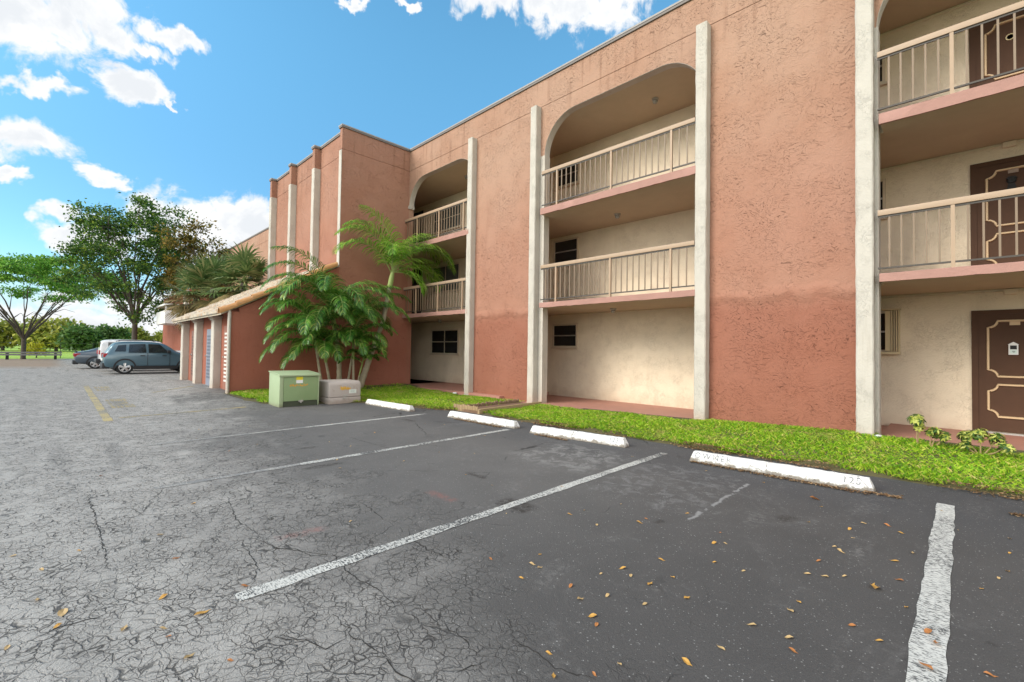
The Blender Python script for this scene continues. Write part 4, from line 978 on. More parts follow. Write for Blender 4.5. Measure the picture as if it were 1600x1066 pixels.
def kite_leaves(P, D, Nn, Ls, Ws):
    """arrays of base points, directions, normals, lengths, widths -> kite quads"""
    Sd = np.cross(D, Nn); Sd /= np.linalg.norm(Sd, axis=1, keepdims=True)+1e-9
    V = np.empty((len(P), 4, 3)); L_ = Ls[:, None]; w_ = Ws[:, None]
    V[:, 0] = P; V[:, 1] = P+D*L_*.45+Sd*w_; V[:, 2] = P+D*L_; V[:, 3] = P+D*L_*.45-Sd*w_
    return V.reshape(-1, 3), np.arange(len(P)*4).reshape(-1, 4)
def unit(a): return a/(np.linalg.norm(a, axis=1, keepdims=True)+1e-9)
def shrub(x, y, h, heads, label, spread=.16):
    zg = lawn_z(x, y)-.02; ro = empty('variegated_shrub', (x, y, zg), label, 'shrub', 'variegated shrubs by the walkway')
    st = MB(); P = []; 
    for (hx, hy, hz, r_, n_) in heads:
        tip = Vector((x+hx, y+hy, zg+hz)); st.tube([(x+hx*.1, y+hy*.1, zg), (x+hx*.6, y+hy*.6, zg+hz*.45), tip], [.010, .008, .005], 6)
        for k in range(n_):
            v = Vector((random.gauss(0, 1), random.gauss(0, 1), random.gauss(.2, .8))).normalized()
            P.append((tip+v*r_*random.uniform(.35, 1.0), v))
    st.build('stem', plain('shrub_stem', (.30, .21, .10), .8), ro, smooth=True)
    B = []; D = []; Nn = []; Ls = []; Ws = []
    for c_, v in P:                         # palmate whorl of 6 leaflets
        ax = (v+Vector((0, 0, .5))).normalized(); u = ax.orthogonal().normalized(); w_ = ax.cross(u)
        for k in range(6):
            a = 2*math.pi*k/6+random.uniform(-.2, .2); d_ = (u*math.cos(a)+w_*math.sin(a)-ax*.25).normalized()
            B.append(c_); D.append(d_); Nn.append(ax); Ls.append(random.uniform(.05, .085)); Ws.append(.0135)
    V, F = kite_leaves(np.array(B), np.array(D), np.array(Nn), np.array(Ls), np.array(Ws)); np_mesh('foliage', V, F, VARIEG, ro)
shrub(-.47, 8.72, .45, [(0, 0, .38, .10, 48), (.02, .02, .29, .07, 14)], 'small round-headed variegated shrub nearest the cream pilaster')
shrub(-.33, 8.70, .25, [(.06, 0, .24, .08, 16), (.15, -.02, .19, .08, 16), (.0, 0, .22, .06, 8)], 'leaning sparse variegated shrub between the other two')
shrub(.16, 8.62, .35, [(-.13, .05, .25, .10, 28), (0, 0, .29, .11, 32), (.14, 0, .24, .10, 28), (.22, -.1, .16, .09, 18), (-.14, -.05, .13, .08, 14)], 'wide bushy variegated shrub in front of the brown ground-floor door')

# ------------------------------------------------------------------ fallen leaves
def leaf_mesh(col, name):
    mb = MB(); out = [(0, -.5), (.2, -.32), (.31, -.05), (.27, .2), (.11, .42), (0, .52), (-.11, .42), (-.27, .2), (-.31, -.05), (-.2, -.32)]
    vs = [(0, 0, .02)]+[(x*.9, y, .05+.9*x*x+.10*math.sin(y*5)) for x, y in out]+[(0, -.72, .04)]
    mb.add(vs, [(0, 1+i, 1+(i+1) % 10) for i in range(10)]+[(1, 2, 11)])
    m_ = plain(name, col, .55, .3, 30, 0, local=True); o = mb.build('fallen_leaf', m_); return o
protos = [(leaf_mesh((.50, .27, .06), 'ochre_leaf'), 'small ochre-orange fallen leaf lying on the dark parking asphalt'),
          (leaf_mesh((.38, .15, .045), 'rust_leaf'), 'rust-red fallen leaf lying on the parking asphalt'),
          (leaf_mesh((.46, .31, .14), 'tan_leaf'), 'pale tan dried leaf lying on the parking asphalt')]
LEAVES = [(-2.5,3.28),(-2.47,3.46),(-2.19,3.25),(-2.33,3.86),(-1.97,3.56),(-1.3,3.66),(-2.15,2.48),(-2.09,2.33),(-2.02,2.33),(-2.01,2.14),(-1.63,2.73),(-1.54,2.68),(-1.51,3.04),(-1.34,2.86),(-1.05,3.29),(-1.4,2.67),(-1.73,2.29),(-1.6,2.21),(-1.51,2.36),(-1.31,2.44),(-1.45,2.12),(-.96,4.66),(-.7,4.21),(-.66,4.16),(-.73,3.84),(-.74,3.56),(-.65,3.6),(-.56,3.7),(-.3,3.9),(-.35,4.24),(-.27,4.51),(-.37,4.95),(-.47,5.08),(-.62,4.99),(-.68,4.73),(.26,5.45),(.24,5.05),(.16,4.42),(.21,4.61),(-.24,3.51),(-.7,2.98),(-.69,3.12),(-.81,2.67),(-.64,2.69),(-.6,2.59),(-.43,3.06),(-.31,3.0),(-1.42,1.71),(-1.14,1.89),(-.93,2.13),(.08,3.05),(-1.17,2.68),(-1.39,2.07),(-1.36,3.6),(-4.61,-.16),(-4.21,-.02),(-3.73,-.03),(-3.31,.05),(-3.24,-.12),(-3.28,.48),(-3.05,.29),(-2.92,.43),(-2.82,.44),(-2.57,.48),(-2.41,.61),(-4.38,.61),(-4.42,.16),(-3.82,.62),(-3.1,.85),(-6.79,.4),(-5.04,.94)]
first = [True]*3
def put_leaf(k, x, y, s, label=None, group='fallen leaves scattered on the asphalt', z=.004):
    o0, lab = protos[k]
    if first[k]: o = o0; first[k] = False
    else: o = o0.copy(); C.objects.link(o)
    o.location = (x, y, z); o.scale = (s, s, s*random.uniform(.6, 1.2)); o.rotation_euler = (random.uniform(-.12, .12), random.uniform(-.12, .12), random.uniform(0, 6.28))
    ORG[o] = Vector(o.location); return tag(o, label or lab, 'leaf', group)
rl = random.Random(3)
for i, (x, y) in enumerate(LEAVES):
    k = rl.choice([0, 0, 1, 2, 2]); put_leaf(k, x, y, rl.uniform(.028, .052))
put_leaf(0, -.40, 3.66, .10, 'largest pointed yellow leaf on the dark asphalt left of the right-hand line')
put_leaf(2, -3.455, .07, .075, 'large pale tan leaf on the cracked asphalt at the lower left')
put_leaf(0, -2.94, .60, .07, 'bright yellow-orange leaf just below the near end of the long white line')
put_leaf(1, -1.06, 5.45, .11, 'curled brown leaf in front of the wheel stop lettered OWNER')
for (x, y) in ((-.137, 3.27), (-.105, 3.17), (-.128, 2.90)): put_leaf(1, x, y, .055, 'rusty leaf lying on the worn white line at the lower right', 'leaves on the near white line', z=.012)
for i in range(55):                                   # the sparser scatter further off
    x = rl.uniform(-10, 1.2); y = rl.uniform(1.6, 6.0); put_leaf(rl.choice([0, 1, 2, 2]), x, y, rl.uniform(.02, .04))

# ------------------------------------------------------------------ palms
def frond(P, lf, base, azim, el0, droop, L_, leaf_len, n_leaf=48, twist=0.0):
    """one arching feather frond: rachis into P (MB), leaflet strips appended to list lf"""
    pts = []; p = Vector(base); k = 18
    for i in range(k+1):
        q = i/k; el_ = el0-droop*(q**1.35); pts.append(p.copy())
        p += Vector((math.cos(azim)*math.cos(el_), math.sin(azim)*math.cos(el_), math.sin(el_)))*L_/k
    P.tube(pts, [.016*(1-.85*i/k)+.002 for i in range(k+1)], 5)
    for i in range(n_leaf):
        q = .14+.86*i/(n_leaf-1); a = q*k; j = min(k-1, int(a)); fr = a-j
        c_ = pts[j].lerp(pts[j+1], fr); tdir = (pts[j+1]-pts[j]).normalized()
        side0 = tdir.cross(Vector((0, 0, 1))); side0 = side0.normalized() if side0.length > .05 else Vector((-math.sin(azim), math.cos(azim), 0))
        upv = side0.cross(tdir).normalized()
        ll = leaf_len*(math.sin(math.pi*min(1, .18+.80*q))**.6)*random.uniform(.9, 1.08)
        for sg in (-1, 1):
            d0 = (side0*sg*.80+tdir*(.50+.35*q)+upv*.42+Vector((random.uniform(-.13, .13), random.uniform(-.13, .13), random.uniform(-.13, .13)))).normalized()
            pp = [c_.copy()]; dd = d0.copy(); cur = c_.copy(); seg = 4
            for s_ in range(seg):
                cur = cur+dd*ll/seg; pp.append(cur.copy()); dd = (dd+Vector((0, 0, -.34-.16*s_-random.uniform(0, .12)))).normalized()
            lf.append((pp, tdir))
def strips_mesh(name, lf, mat, parent, wmax=.0125):
    V = []; F = []
    prof = [.55, 1.0, .9, .6, .06]
    for pp, td in lf:
        k = len(V)
        for i, p in enumerate(pp):
            d_ = (pp[min(i+1, len(pp)-1)]-pp[max(i-1, 0)]).normalized(); s_ = td-d_*td.dot(d_)
            s_ = s_.normalized() if s_.length > 1e-4 else d_.orthogonal().normalized()
            w_ = wmax*prof[min(i, 4)]; V.append(p-s_*w_); V.append(p+s_*w_)
        for i in range(len(pp)-1): F.append((k+2*i, k+2*i+1, k+2*i+3, k+2*i+2))
    return np_mesh(name, np.array([tuple(v) for v in V]), np.array(F), mat, parent, smooth=True)
def areca(base, path, rads, fronds, label, bright=(), rings=True, leaf=.62, lmat=None):
    ro = empty('areca_palm', base, label, 'palm tree', 'feather palms against the tower wall')
    st = MB(); k = 26; pts = []; rr = []
    n = len(path)-1
    for i in range(k+1):
        q = i/k*n; j = min(n-1, int(q)); fr = q-j
        pts.append(Vector(path[j]).lerp(Vector(path[j+1]), fr)); r_ = rads[j]*(1-fr)+rads[j+1]*fr
        rr.append(r_*(1.10 if i % 2 == 0 else .96))
    st.tube(pts, rr, 9); st.build('trunk', PBARK, ro, smooth=True)
    top = Vector(path[-1]); prev = Vector(path[-2]); dirv = (top-prev).normalized()
    cs = MB(); cs.tube([top-dirv*.02, top+dirv*.28, top+dirv*.6], [rads[-1]*1.3, rads[-1]*1.25, rads[-1]*.6], 9); cs.build('crownshaft', GSTEM, ro, smooth=True)
    ra = MB(); lf = []; lfb = []
    for i, (az_, el_, dr, L_) in enumerate(fronds):
        frond(ra, lfb if i in bright else lf, top+dirv*random.uniform(.35, .6), R(az_), R(el_), R(dr), L_, leaf)
    ra.build('frond_stalks', GSTEM, ro, smooth=True)
    strips_mesh('fronds', lf, lmat or PALM, ro)
    if lfb: strips_mesh('young_fronds', lfb, PALM_B, ro)
    return ro
# azimuths: 90 = along the wall to the right, 270 = along the wall to the left, 0 = out from the wall
gz0 = .12
areca((-14.1, 7.10, gz0), [(-14.1, 7.10, gz0), (-14.0, 7.38, 1.1), (-13.85, 7.78, 2.4), (-13.75, 7.95, 3.6)], [.105, .085, .072, .068],
      [(262, 96, 85, 2.6), (90, 76, 120, 3.0), (84, 58, 130, 3.1), (268, 78, 130, 2.7), (276, 60, 125, 2.6), (60, 66, 140, 2.7), (330, 72, 145, 2.2), (95, 44, 125, 2.7), (75, 84, 125, 2.7), (62, 5, 95, 1.3), (258, 86, 120, 2.5), (100, 66, 130, 2.8), (88, 30, 110, 2.2)],
      'tallest feather palm, leaning right with a bright upright young frond', bright=(0,), leaf=.74, lmat=PALM_T)
areca((-14.15, 6.45, gz0), [(-14.15, 6.45, gz0), (-14.05, 6.38, 1.0), (-13.95, 6.25, 1.75), (-13.9, 6.15, 2.1)], [.085, .07, .06, .055],
      [(280, 74, 125, 2.8), (265, 66, 130, 2.5), (262, 50, 125, 2.2), (300, 58, 135, 2.6), (330, 66, 135, 2.5), (0, 58, 135, 2.4), (40, 62, 135, 2.5), (80, 66, 130, 2.5), (95, 48, 120, 2.3), (320, 28, 115, 1.9), (60, 32, 115, 1.9), (270, 86, 105, 2.8), (290, 66, 130, 2.4), (20, 35, 110, 2.0), (345, 45, 120, 2.2)],
      'second feather palm of the clump, its dark crown spreading left over the shed wall')
areca((-14.2, 6.72, gz0), [(-14.2, 6.72, gz0), (-14.2, 6.85, 1.0), (-14.15, 6.98, 1.85)], [.04, .036, .035],
      [(280, 70, 110, 2.2), (80, 68, 110, 2.3), (20, 60, 125, 2.0), (60, 50, 125, 2.0), (300, 50, 125, 2.0), (330, 60, 125, 1.7), (250, 72, 110, 1.8), (100, 45, 110, 1.5), (285, 40, 110, 1.5), (50, 80, 100, 1.9)],
      'thin-stemmed middle palm between the two taller ones of the clump', leaf=.52)
areca((-13.95, 6.15, gz0), [(-13.95, 6.15, gz0), (-13.85, 5.98, .55), (-13.8, 5.85, 1.05)], [.045, .04, .036],
      [(275, 55, 125, 2.1), (290, 35, 110, 2.0), (265, 30, 105, 2.0), (300, 70, 125, 2.0), (30, 40, 115, 1.7), (320, 50, 125, 1.6), (255, 60, 120, 1.7), (10, 50, 125, 1.5), (60, 60, 120, 1.5), (340, 30, 110, 1.4), (270, 80, 120, 1.9), (280, 15, 95, 1.5), (300, 25, 105, 1.5), (0, 25, 105, 1.3)],
      'short bushy palm at the left of the clump with drooping fronds', leaf=.52)
areca((-13.7, 5.75, gz0), [(-13.7, 5.75, gz0), (-13.65, 5.6, .8), (-13.6, 5.45, 1.55)], [.04, .036, .034],
      [(270, 64, 130, 1.8), (285, 48, 120, 1.7), (300, 65, 130, 1.7), (255, 70, 125, 1.8), (20, 60, 130, 1.9), (60, 70, 125, 2.0), (330, 45, 125, 1.9), (275, 80, 115, 1.9), (90, 55, 125, 1.6)],
      'leftmost slender feather palm of the clump, fronds arching over the shed roof edge', leaf=.52)
areca((-13.75, 6.75, gz0), [(-13.75, 6.75, gz0), (-13.7, 6.7, .5), (-13.65, 6.65, 1.15)], [.04, .036, .034],
      [(270, 60, 125, 1.7), (90, 60, 125, 1.7), (20, 50, 125, 1.6), (60, 65, 125, 1.7), (330, 55, 125, 1.6), (0, 78, 130, 1.8), (300, 35, 120, 1.5), (110, 35, 120, 1.5), (350, 30, 110, 1.4), (30, 25, 110, 1.4)],
      'short bushy palm in the middle front of the clump', leaf=.46)
areca((-13.9, 6.85, gz0), [(-13.9, 6.85, gz0), (-13.85, 6.9, .3), (-13.8, 6.95, .62)], [.03, .026, .022],
      [(90, 60, 110, 1.0), (60, 40, 100, .9), (300, 50, 100, 1.0), (350, 50, 110, .9), (270, 40, 100, .9), (110, 35, 90, .8), (20, 70, 100, 1.0)],
      'knee-high young palm sprouting at the foot of the leaning palm', leaf=.26)

def fan_palm(x, y, ztop, n_f, label, seed, dry=.35, rl_=1.0):
    rnd = random.Random(seed); ro = empty('fan_palm', (x, y, 0), label, 'palm tree', 'fan palms behind the shed')
    st = MB(); st.tube([(x, y, -.05), (x+.05, y, ztop*.5), (x, y, ztop)], [.19, .16, .15], 10); st.build('trunk', BARK, ro, smooth=True)
    lf = []; lfd = []; sk = MB()
    for i in range(n_f):
        azm = rnd.uniform(0, 6.283); q = i/n_f; el_ = R(85-160*q+rnd.uniform(-12, 12)); pl = rnd.uniform(.7, 1.05)
        b_ = Vector((x, y, ztop)); d_ = Vector((math.cos(azm)*math.cos(el_), math.sin(azm)*math.cos(el_), math.sin(el_)))
        tip = b_+d_*pl+Vector((0, 0, -.10)); sk.tube([b_, b_+d_*pl*.5, tip], [.016, .012, .010], 5)
        sd = d_.cross(Vector((0, 0, 1))); sd = sd.normalized() if sd.length > .1 else Vector((1, 0, 0)); upv = sd.cross(d_).normalized()
        nseg = 20; tgt = lfd if q > 1-dry else lf
        for k in range(nseg):
            a = R(-115+230*k/(nseg-1)); dd = (d_*math.cos(a)+sd*math.sin(a)+upv*.12*math.cos(a)).normalized()
            ll = rl_*rnd.uniform(.85, 1.05)*(.75+.25*math.cos(a)); cur = tip.copy(); pp = [cur.copy()]
            for s_ in range(4): cur = cur+dd*ll/4; pp.append(cur.copy()); dd = (dd+Vector((0, 0, -.04-.17*s_))).normalized()
            tgt.append((pp, sd if abs(math.cos(a)) > .5 else d_))
    sk.build('leaf_stalks', GSTEM, ro); strips_mesh('leaf_fans', lf, FAN, ro, .040)
    if lfd: strips_mesh('dry_skirt', lfd, FAN_D, ro, .034)
fan_palm(-23.2, 6.0, 4.45, 42, 'right-hand fan palm close to the tower, green crown above the tiled roof', 5, .25)
fan_palm(-24.9, 5.2, 4.2, 46, 'middle fan palm behind the shed roof, mixed green and dry leaves', 6, .35)
fan_palm(-26.9, 4.9, 3.9, 44, 'left-hand yellowing fan palm beside the street tree', 8, .6)

# ------------------------------------------------------------------ broadleaf trees
def tree(name, x, y, H, trunk_h, tr_r, crown, n_leaf, leaf, mat, label, seed, cat='tree', group=None, n_limb=9, clumps=150, flat=0.0, sub=3, z0=0.0, lean=(0, 0), lowbias=0.0, csize=.55, hollow=.35):
    """crown = (cx,cy,cz, rx,ry,rz) relative to the base"""
    rnd = random.Random(seed); rg = np.random.default_rng(seed)
    ro = empty(name, (x, y, z0), label, cat, group); B = Vector((x, y, z0))
    tk = MB(); fork = B+Vector((lean[0], lean[1], trunk_h))
    tk.tube([B+Vector((0, 0, -.1)), B+Vector((lean[0]*.2, lean[1]*.2, .12)), B.lerp(fork, .5)+Vector((rnd.uniform(-.05, .05), 0, 0)), fork], [tr_r*1.5, tr_r*1.12, tr_r, tr_r*.9], 10)
    cx, cy, cz, rx, ry, rz = crown; CC = B+Vector((cx, cy, cz)); limbs = []
    for i in range(n_limb):
        a = 2*math.pi*(i+rnd.uniform(-.3, .3))/n_limb; q = (i % 3)/3; zz = rnd.uniform(-.35, .85) if not flat else rnd.uniform(-.1, .5)
        rr_ = math.sqrt(max(0, 1-zz*zz))*rnd.uniform(.55, .80)
        end = CC+Vector((math.cos(a)*rx*rr_, math.sin(a)*ry*rr_, zz*rz*.72)); st = B.lerp(fork, rnd.uniform(.82, 1.0)); L_ = (end-st).length
        midp = st.lerp(end, .45)+Vector((rnd.uniform(-.06, .06)*L_, rnd.uniform(-.06, .06)*L_, (.10 if not flat else .02)*L_))
        pts = [];
        for k in range(9):
            t_ = k/8; p = st*(1-t_)**2+midp*2*t_*(1-t_)+end*t_*t_; pts.append(p+Vector((rnd.uniform(-1, 1), rnd.uniform(-1, 1), rnd.uniform(-1, 1)))*.012*L_*(1 if 0 < k else 0))
        r0 = tr_r*rnd.uniform(.42, .62); rad = [r0*(1-.82*k/8) for k in range(9)]; tk.tube(pts, rad, 7); limbs.append((pts, rad))
        for s_ in range(sub):
            k = rnd.randint(3, 7); p0 = pts[k]; dirv = (end-st).normalized(); dv = Vector((rnd.gauss(0, 1), rnd.gauss(0, 1), rnd.gauss(.2, .6))).normalized()
            e2 = p0+(dirv*.35+dv*.7)*L_*rnd.uniform(.20, .36); p1_ = p0.lerp(e2, .5)+Vector((0, 0, .05*L_)); pp = [p0, p0.lerp(p1_, .6), p1_, e2]; rd = [rad[k]*.75, rad[k]*.5, rad[k]*.35, .012]
            tk.tube(pp, rd, 5); limbs.append((pp, rd))
    tips = []
    allp = [p for pts, _ in limbs for p in pts[2:]]
    A = np.array([tuple(p) for p in allp])
    for i in range(clumps):
        while True:
            v = rg.normal(size=3); v /= np.linalg.norm(v); r_ = rg.uniform(hollow, 1)**.45
            if flat and v[2] < -.35: continue
            if v[2] < -.75 and rnd.random() < .7: continue
            break
        wob = 1+.16*math.sin(v[0]*5+seed)+.13*math.sin(v[1]*7+v[2]*4+seed*2)
        c_ = np.array(CC)+v*np.array([rx, ry, rz])*r_*wob
        dd = np.linalg.norm(A-c_, axis=1); j = int(dd.argmin()); s_ = Vector(A[j]); e_ = Vector(c_)
        tk.tube([s_, s_.lerp(e_, .5)+Vector((0, 0, .06*dd[j])), e_], [.022*tr_r/.2+.004, .016*tr_r/.2+.003, .006], 4, cap=False); tips.append(c_)
    tk.build('trunk', BARK, ro, smooth=True)
    T = np.array(tips); per = rg.integers(0, len(T), n_leaf); sz = rg.uniform(.5, 1.25, len(T))*csize
    off = rg.normal(size=(n_leaf, 3))*np.array([1, 1, .62 if not flat else .30])*sz[per][:, None]*.62
    P = T[per]+off; D = unit(rg.normal(size=(n_leaf, 3))+np.array([0, 0, -.25])+off*.8); Nn = unit(rg.normal(size=(n_leaf, 3))*.7+np.array([0, 0, 1.0]))
    Ls = rg.uniform(.7, 1.3, n_leaf)*leaf; V, F = kite_leaves(P, D, Nn, Ls, Ls*.30)
    np_mesh('crown', V, F, mat, ro)
    return ro
tree('broadleaf_tree', -46.0, 4.4, 13, 3.6, .18, (0, -.1, 8.0, 4.1, 4.4, 4.8), 23000, .21, LF_DARK, 'tall dark green street tree standing behind the parked cars', 11, n_limb=13, clumps=150, csize=.62, sub=5, hollow=.15)
tree('yellowing_tree', -41.0, 7.6, 10, 2.5, .18, (0, 0, 7.2, 2.2, 2.3, 3.3), 8500, .20, LF_YELLOW, 'smaller yellowing tree close to the far end of the building', 12, n_limb=8, clumps=64, csize=.55, sub=4, hollow=.15)
tree('spreading_tree', -64.5, -2.1, 10, 2.2, .17, (0, .3, 7.2, 6.6, 6.4, 2.6), 24000, .24, LF_BRIGHT, 'wide flat-topped tree with forked bare limbs at the left edge', 13, n_limb=13, clumps=130, flat=1, csize=.85, sub=4, hollow=.6)
far_trees = [(-140, .3, 7.0, 5.2, LF_FARY, 'far round yellow-green tree behind the spreading tree', 21), (-124, 4.0, 4.8, 2.2, LF_FAR, 'far dark green tree left of the parked dark sedan', 22),
             (-150, -8, 6.5, 5.5, LF_FARY, 'far yellow-green tree at the left picture edge', 23), (-160, -2.5, 6.0, 4.0, LF_FARY, 'far olive tree behind the trunk of the spreading tree', 24),
             (-128, 8.2, 5.0, 2.3, LF_FAR, 'far mid-green tree just above the white car', 25), (-150, 14, 5.6, 3.2, LF_FARY, 'far green tree seen under the street tree crown', 26), (-150, 21, 4.6, 3, LF_FARY, 'far pale tree between street tree trunk and brown wing', 28)]
for (x, y, H_, r_, mt, lab, sd_) in far_trees:
    tree('distant_tree', x, y, H_, H_*.25, .28, (0, 0, H_*.58, r_, r_, H_*.42), 4500, .75, mt, lab, sd_, group='trees beyond the field', n_limb=6, clumps=60, sub=1, csize=1.1, z0=-.03)
for i, (x, y, sx, sz_) in enumerate([(-235, -40, 6, 4), (-240, -20, 7, 4.5), (-245, 2, 7, 4), (-240, 18, 6, 4.2)]):
    tree('distant_tree', x, y, sz_, sz_*.2, .25, (0, 0, sz_*.55, sx*1.2, sx*1.2, sz_*.45), 3200, .9, LF_FAR, ['hedge-like far tree beyond the field at the left edge', 'low far tree behind the guard rail', 'low far tree behind the yellow-green tree', 'low far tree behind the parked sedan'][i], 40+i, group='trees beyond the field', n_limb=5, clumps=50, sub=1, csize=1.4, z0=-.03)
tree('yellow_bush', -72, -1.35, 1.6, .3, .05, (0, 0, .95, .8, .8, .65), 900, .22, ramp_mat('bright_yellow_leaves', [(0, (.45, .40, .02)), (1, (.75, .66, .05))]), 'small bright yellow bush on the grass right of the spreading trunk', 31, 'bush', n_limb=5, clumps=25, sub=1, csize=.35)

# guard rail at the end of the lot
gr = empty('guard_rail', (-62.6, -2.5, 0), 'low grey two-bar guard rail in front of the field', 'guard rail')
GALV = plain('weathered_rail', (.20, .19, .18), .7, .2, 5)
mb = MB(); mb.box(-62.75, -62.62, -9, .55, .38, .54); mb.box(-62.75, -62.62, -9, .55, .60, .74); mb.build('rail', GALV, gr)
for y in (-8, -5.6, -3.05, .1):
    mb = MB(); mb.box(-62.90, -62.76, y-.1, y+.1, -.05, .62); mb.build('post', BLACK, gr)
fe = empty('wire_fence', (-70, -5, 0), 'thin wire fence on dark posts across the field edge', 'fence')
for i in range(8):
    y = -12.5+2.6*i; mb = MB(); mb.tube([(-70, y, -.05), (-70, y, 1.7)], .028, 6); mb.build('post', BLACK, fe)
mb = MB()
for z in (.5, 1.0, 1.6): mb.tube([(-70, -13, z), (-70, 6, z)], .007, 4)
mb.build('wire', GALV, fe)

# ------------------------------------------------------------------ cars (nose towards +y)
def paint(name, col, metal=.3):
    m, t, b = new_mat(name); setb(t, b, t.mix(t.noise(t.obj(), 2, 2), tuple(v*.94 for v in col), col), .28, metal=metal, spec=.5)
    b.inputs['Coat Weight'].default_value = .6; b.inputs['Coat Roughness'].default_value = .08; return m
m, t, b = new_mat('car_glass'); setb(t, b, t.mix(t.noise(t.obj(), 3, 2), (.010, .013, .015), (.03, .036, .04)), .06, spec=.8); CGLASS = m
m, t, b = new_mat('red_lamp'); setb(t, b, t.mix(t.noise(t.obj(), 20, 2), (.28, .012, .02), (.42, .02, .03)), .2, spec=.6); REDL = m
m, t, b = new_mat('clear_lamp'); setb(t, b, t.mix(t.noise(t.obj(), 20, 2), (.5, .5, .5), (.72, .72, .7)), .15, spec=.7); CLRL = m
ALLOY = plain('alloy', (.62, .62, .62), .3, .08, 8, 0, metal=.7); TYRE = plain('tyre', (.02, .02, .02), .85, .2, 30, .3, 60)
CLAD = plain('black_cladding', (.022, .022, .024), .6, .15, 10)
def car(name, x, y, colr, st, label, wheel_r, axles, kind, group='cars parked beyond the shed'):
    """st: stations along the length: (s, zb, z_belt, z_top, half_low, half_belt, half_top)"""
    ro = empty(name, (x, y, 0), label, 'car', group); K = 13
    def ring(s):
        (s0, zb, zt, zr, hl, hb, ht) = s; pts = []
        pts += [(-hl*.92, zb), (-hl, zb+.10), (-hb, zb+(zt-zb)*.55), (-hb*.985, zt)]
        pts += [(-ht-.03, zr-.10*(zr-zt) if zr-zt > .1 else zt+(zr-zt)*.5), (-ht*.86, zr-.012), (-ht*.45, zr), (0, zr+.008)]
        return pts+[(-a, z) for a, z in reversed(pts[:-1])]
    vs = []; n = len(st); kk = len(ring(st[0]))
    for s in st:
        for (a, z) in ring(s): vs.append((x+a, y+s[0], z))
    fs = [(i*kk+j, i*kk+j+1, (i+1)*kk+j+1, (i+1)*kk+j) for i in range(n-1) for j in range(kk-1)]
    fs += [(i*kk, (i+1)*kk, (i+1)*kk+kk-1, i*kk+kk-1) for i in range(n-1)]+[tuple(range(kk)), tuple((n-1)*kk+j for j in range(kk))]
    mb = MB(); mb.add(vs, fs); body = mb.build('body', colr, ro, smooth=True, angle=50)
    md = body.modifiers.new('soft', 'SUBSURF'); md.levels = 2; md.render_levels = 2
    for (ay, sx) in [(a, s_) for a in axles for s_ in (-1, 1)]:
        wx = x+sx*(st[len(st)//2][4]-.10); w_ = MB()
        prof = [(wheel_r*.60, -.10), (wheel_r*.95, -.105), (wheel_r, -.07), (wheel_r, .07), (wheel_r*.95, .105), (wheel_r*.60, .10)]
        w_.lathe(prof, wx, y+ay, wheel_r, 'x', 28); wo_ = w_.build('wheel', TYRE, ro, smooth=True)
        h_ = MB(); xo = wx+sx*.095
        h_.lathe([(0, 0), (wheel_r*.18, 0), (wheel_r*.18, sx*.012), (0, sx*.014)], xo, y+ay, wheel_r, 'x', 12)
        for k in range(5):
            a = 2*math.pi*k/5+.3; ca, sa = math.cos(a), math.sin(a)
            for da in (-.16, .16):
                q = [(math.cos(a+da*u_)*r_*wheel_r, math.sin(a+da*u_)*r_*wheel_r) for r_, u_ in ((.10, 1.2), (.64, 1.0))]
                h_.tube([(xo+sx*.004, y+ay+q[0][0], wheel_r+q[0][1]), (xo+sx*.004, y+ay+q[1][0], wheel_r+q[1][1])], .030*wheel_r/.34, 5)
        rn = 28; vv = []
        for j in range(rn):
            a = 2*math.pi*j/rn
            for rr_, dx_ in ((.60, .004), (.66, .012), (.70, .004)): vv.append((xo+sx*dx_, y+ay+math.cos(a)*rr_*wheel_r, wheel_r+math.sin(a)*rr_*wheel_r))
        h_.add(vv, [(j*3+k, j*3+k+1, ((j+1) % rn)*3+k+1, ((j+1) % rn)*3+k) for j in range(rn) for k in range(2)])
        h_.build('rim', ALLOY, wo_, smooth=True)
        hub = MB(); hub.lathe([(0, 0), (wheel_r*.60, 0), (wheel_r*.60, sx*.004), (0, sx*.004)], wx+sx*.055, y+ay, wheel_r, 'x', 24); hub.build('brake_disc', CLAD, wo_)
        ar = MB(); vv = []; nn = 16; hw = st[len(st)//2][5]
        for j in range(nn+1):
            a = math.pi*(-.06+1.12*j/nn)
            for rr_, dx_ in ((wheel_r+.035, .016), (wheel_r+.035, -.22), (wheel_r+.10, -.05), (wheel_r+.105, .018)):
                vv.append((x+sx*(hw+dx_-.004), y+ay+math.cos(a)*rr_, wheel_r+math.sin(a)*rr_))
        ar.add(vv, [(j*4+k, j*4+(k+1) % 4, (j+1)*4+(k+1) % 4, (j+1)*4+k) for j in range(nn) for k in range(4)]); ar.build('wheel_arch', CLAD, ro, smooth=True)
    return ro, body
def side_panel(ro, name, x, y, poly, mat, hb, ht, zb, zt, sgn, off=.012, th=.01):
    """flat panel laid on the sloping body side: poly of (s, z)"""
    def xx(z): q = (z-zb)/(zt-zb); return x+sgn*(hb*(1-q)+ht*q+off)
    vs = [(xx(z), y+s, z) for s, z in poly]+[(xx(z)-sgn*th*4, y+s, z) for s, z in poly]; n = len(poly)
    mb = MB(); mb.add(vs, [tuple(range(n)), tuple(range(n, 2*n))]+[(i, (i+1) % n, n+(i+1) % n, n+i) for i in range(n)])
    return mb.build(name, mat, ro)
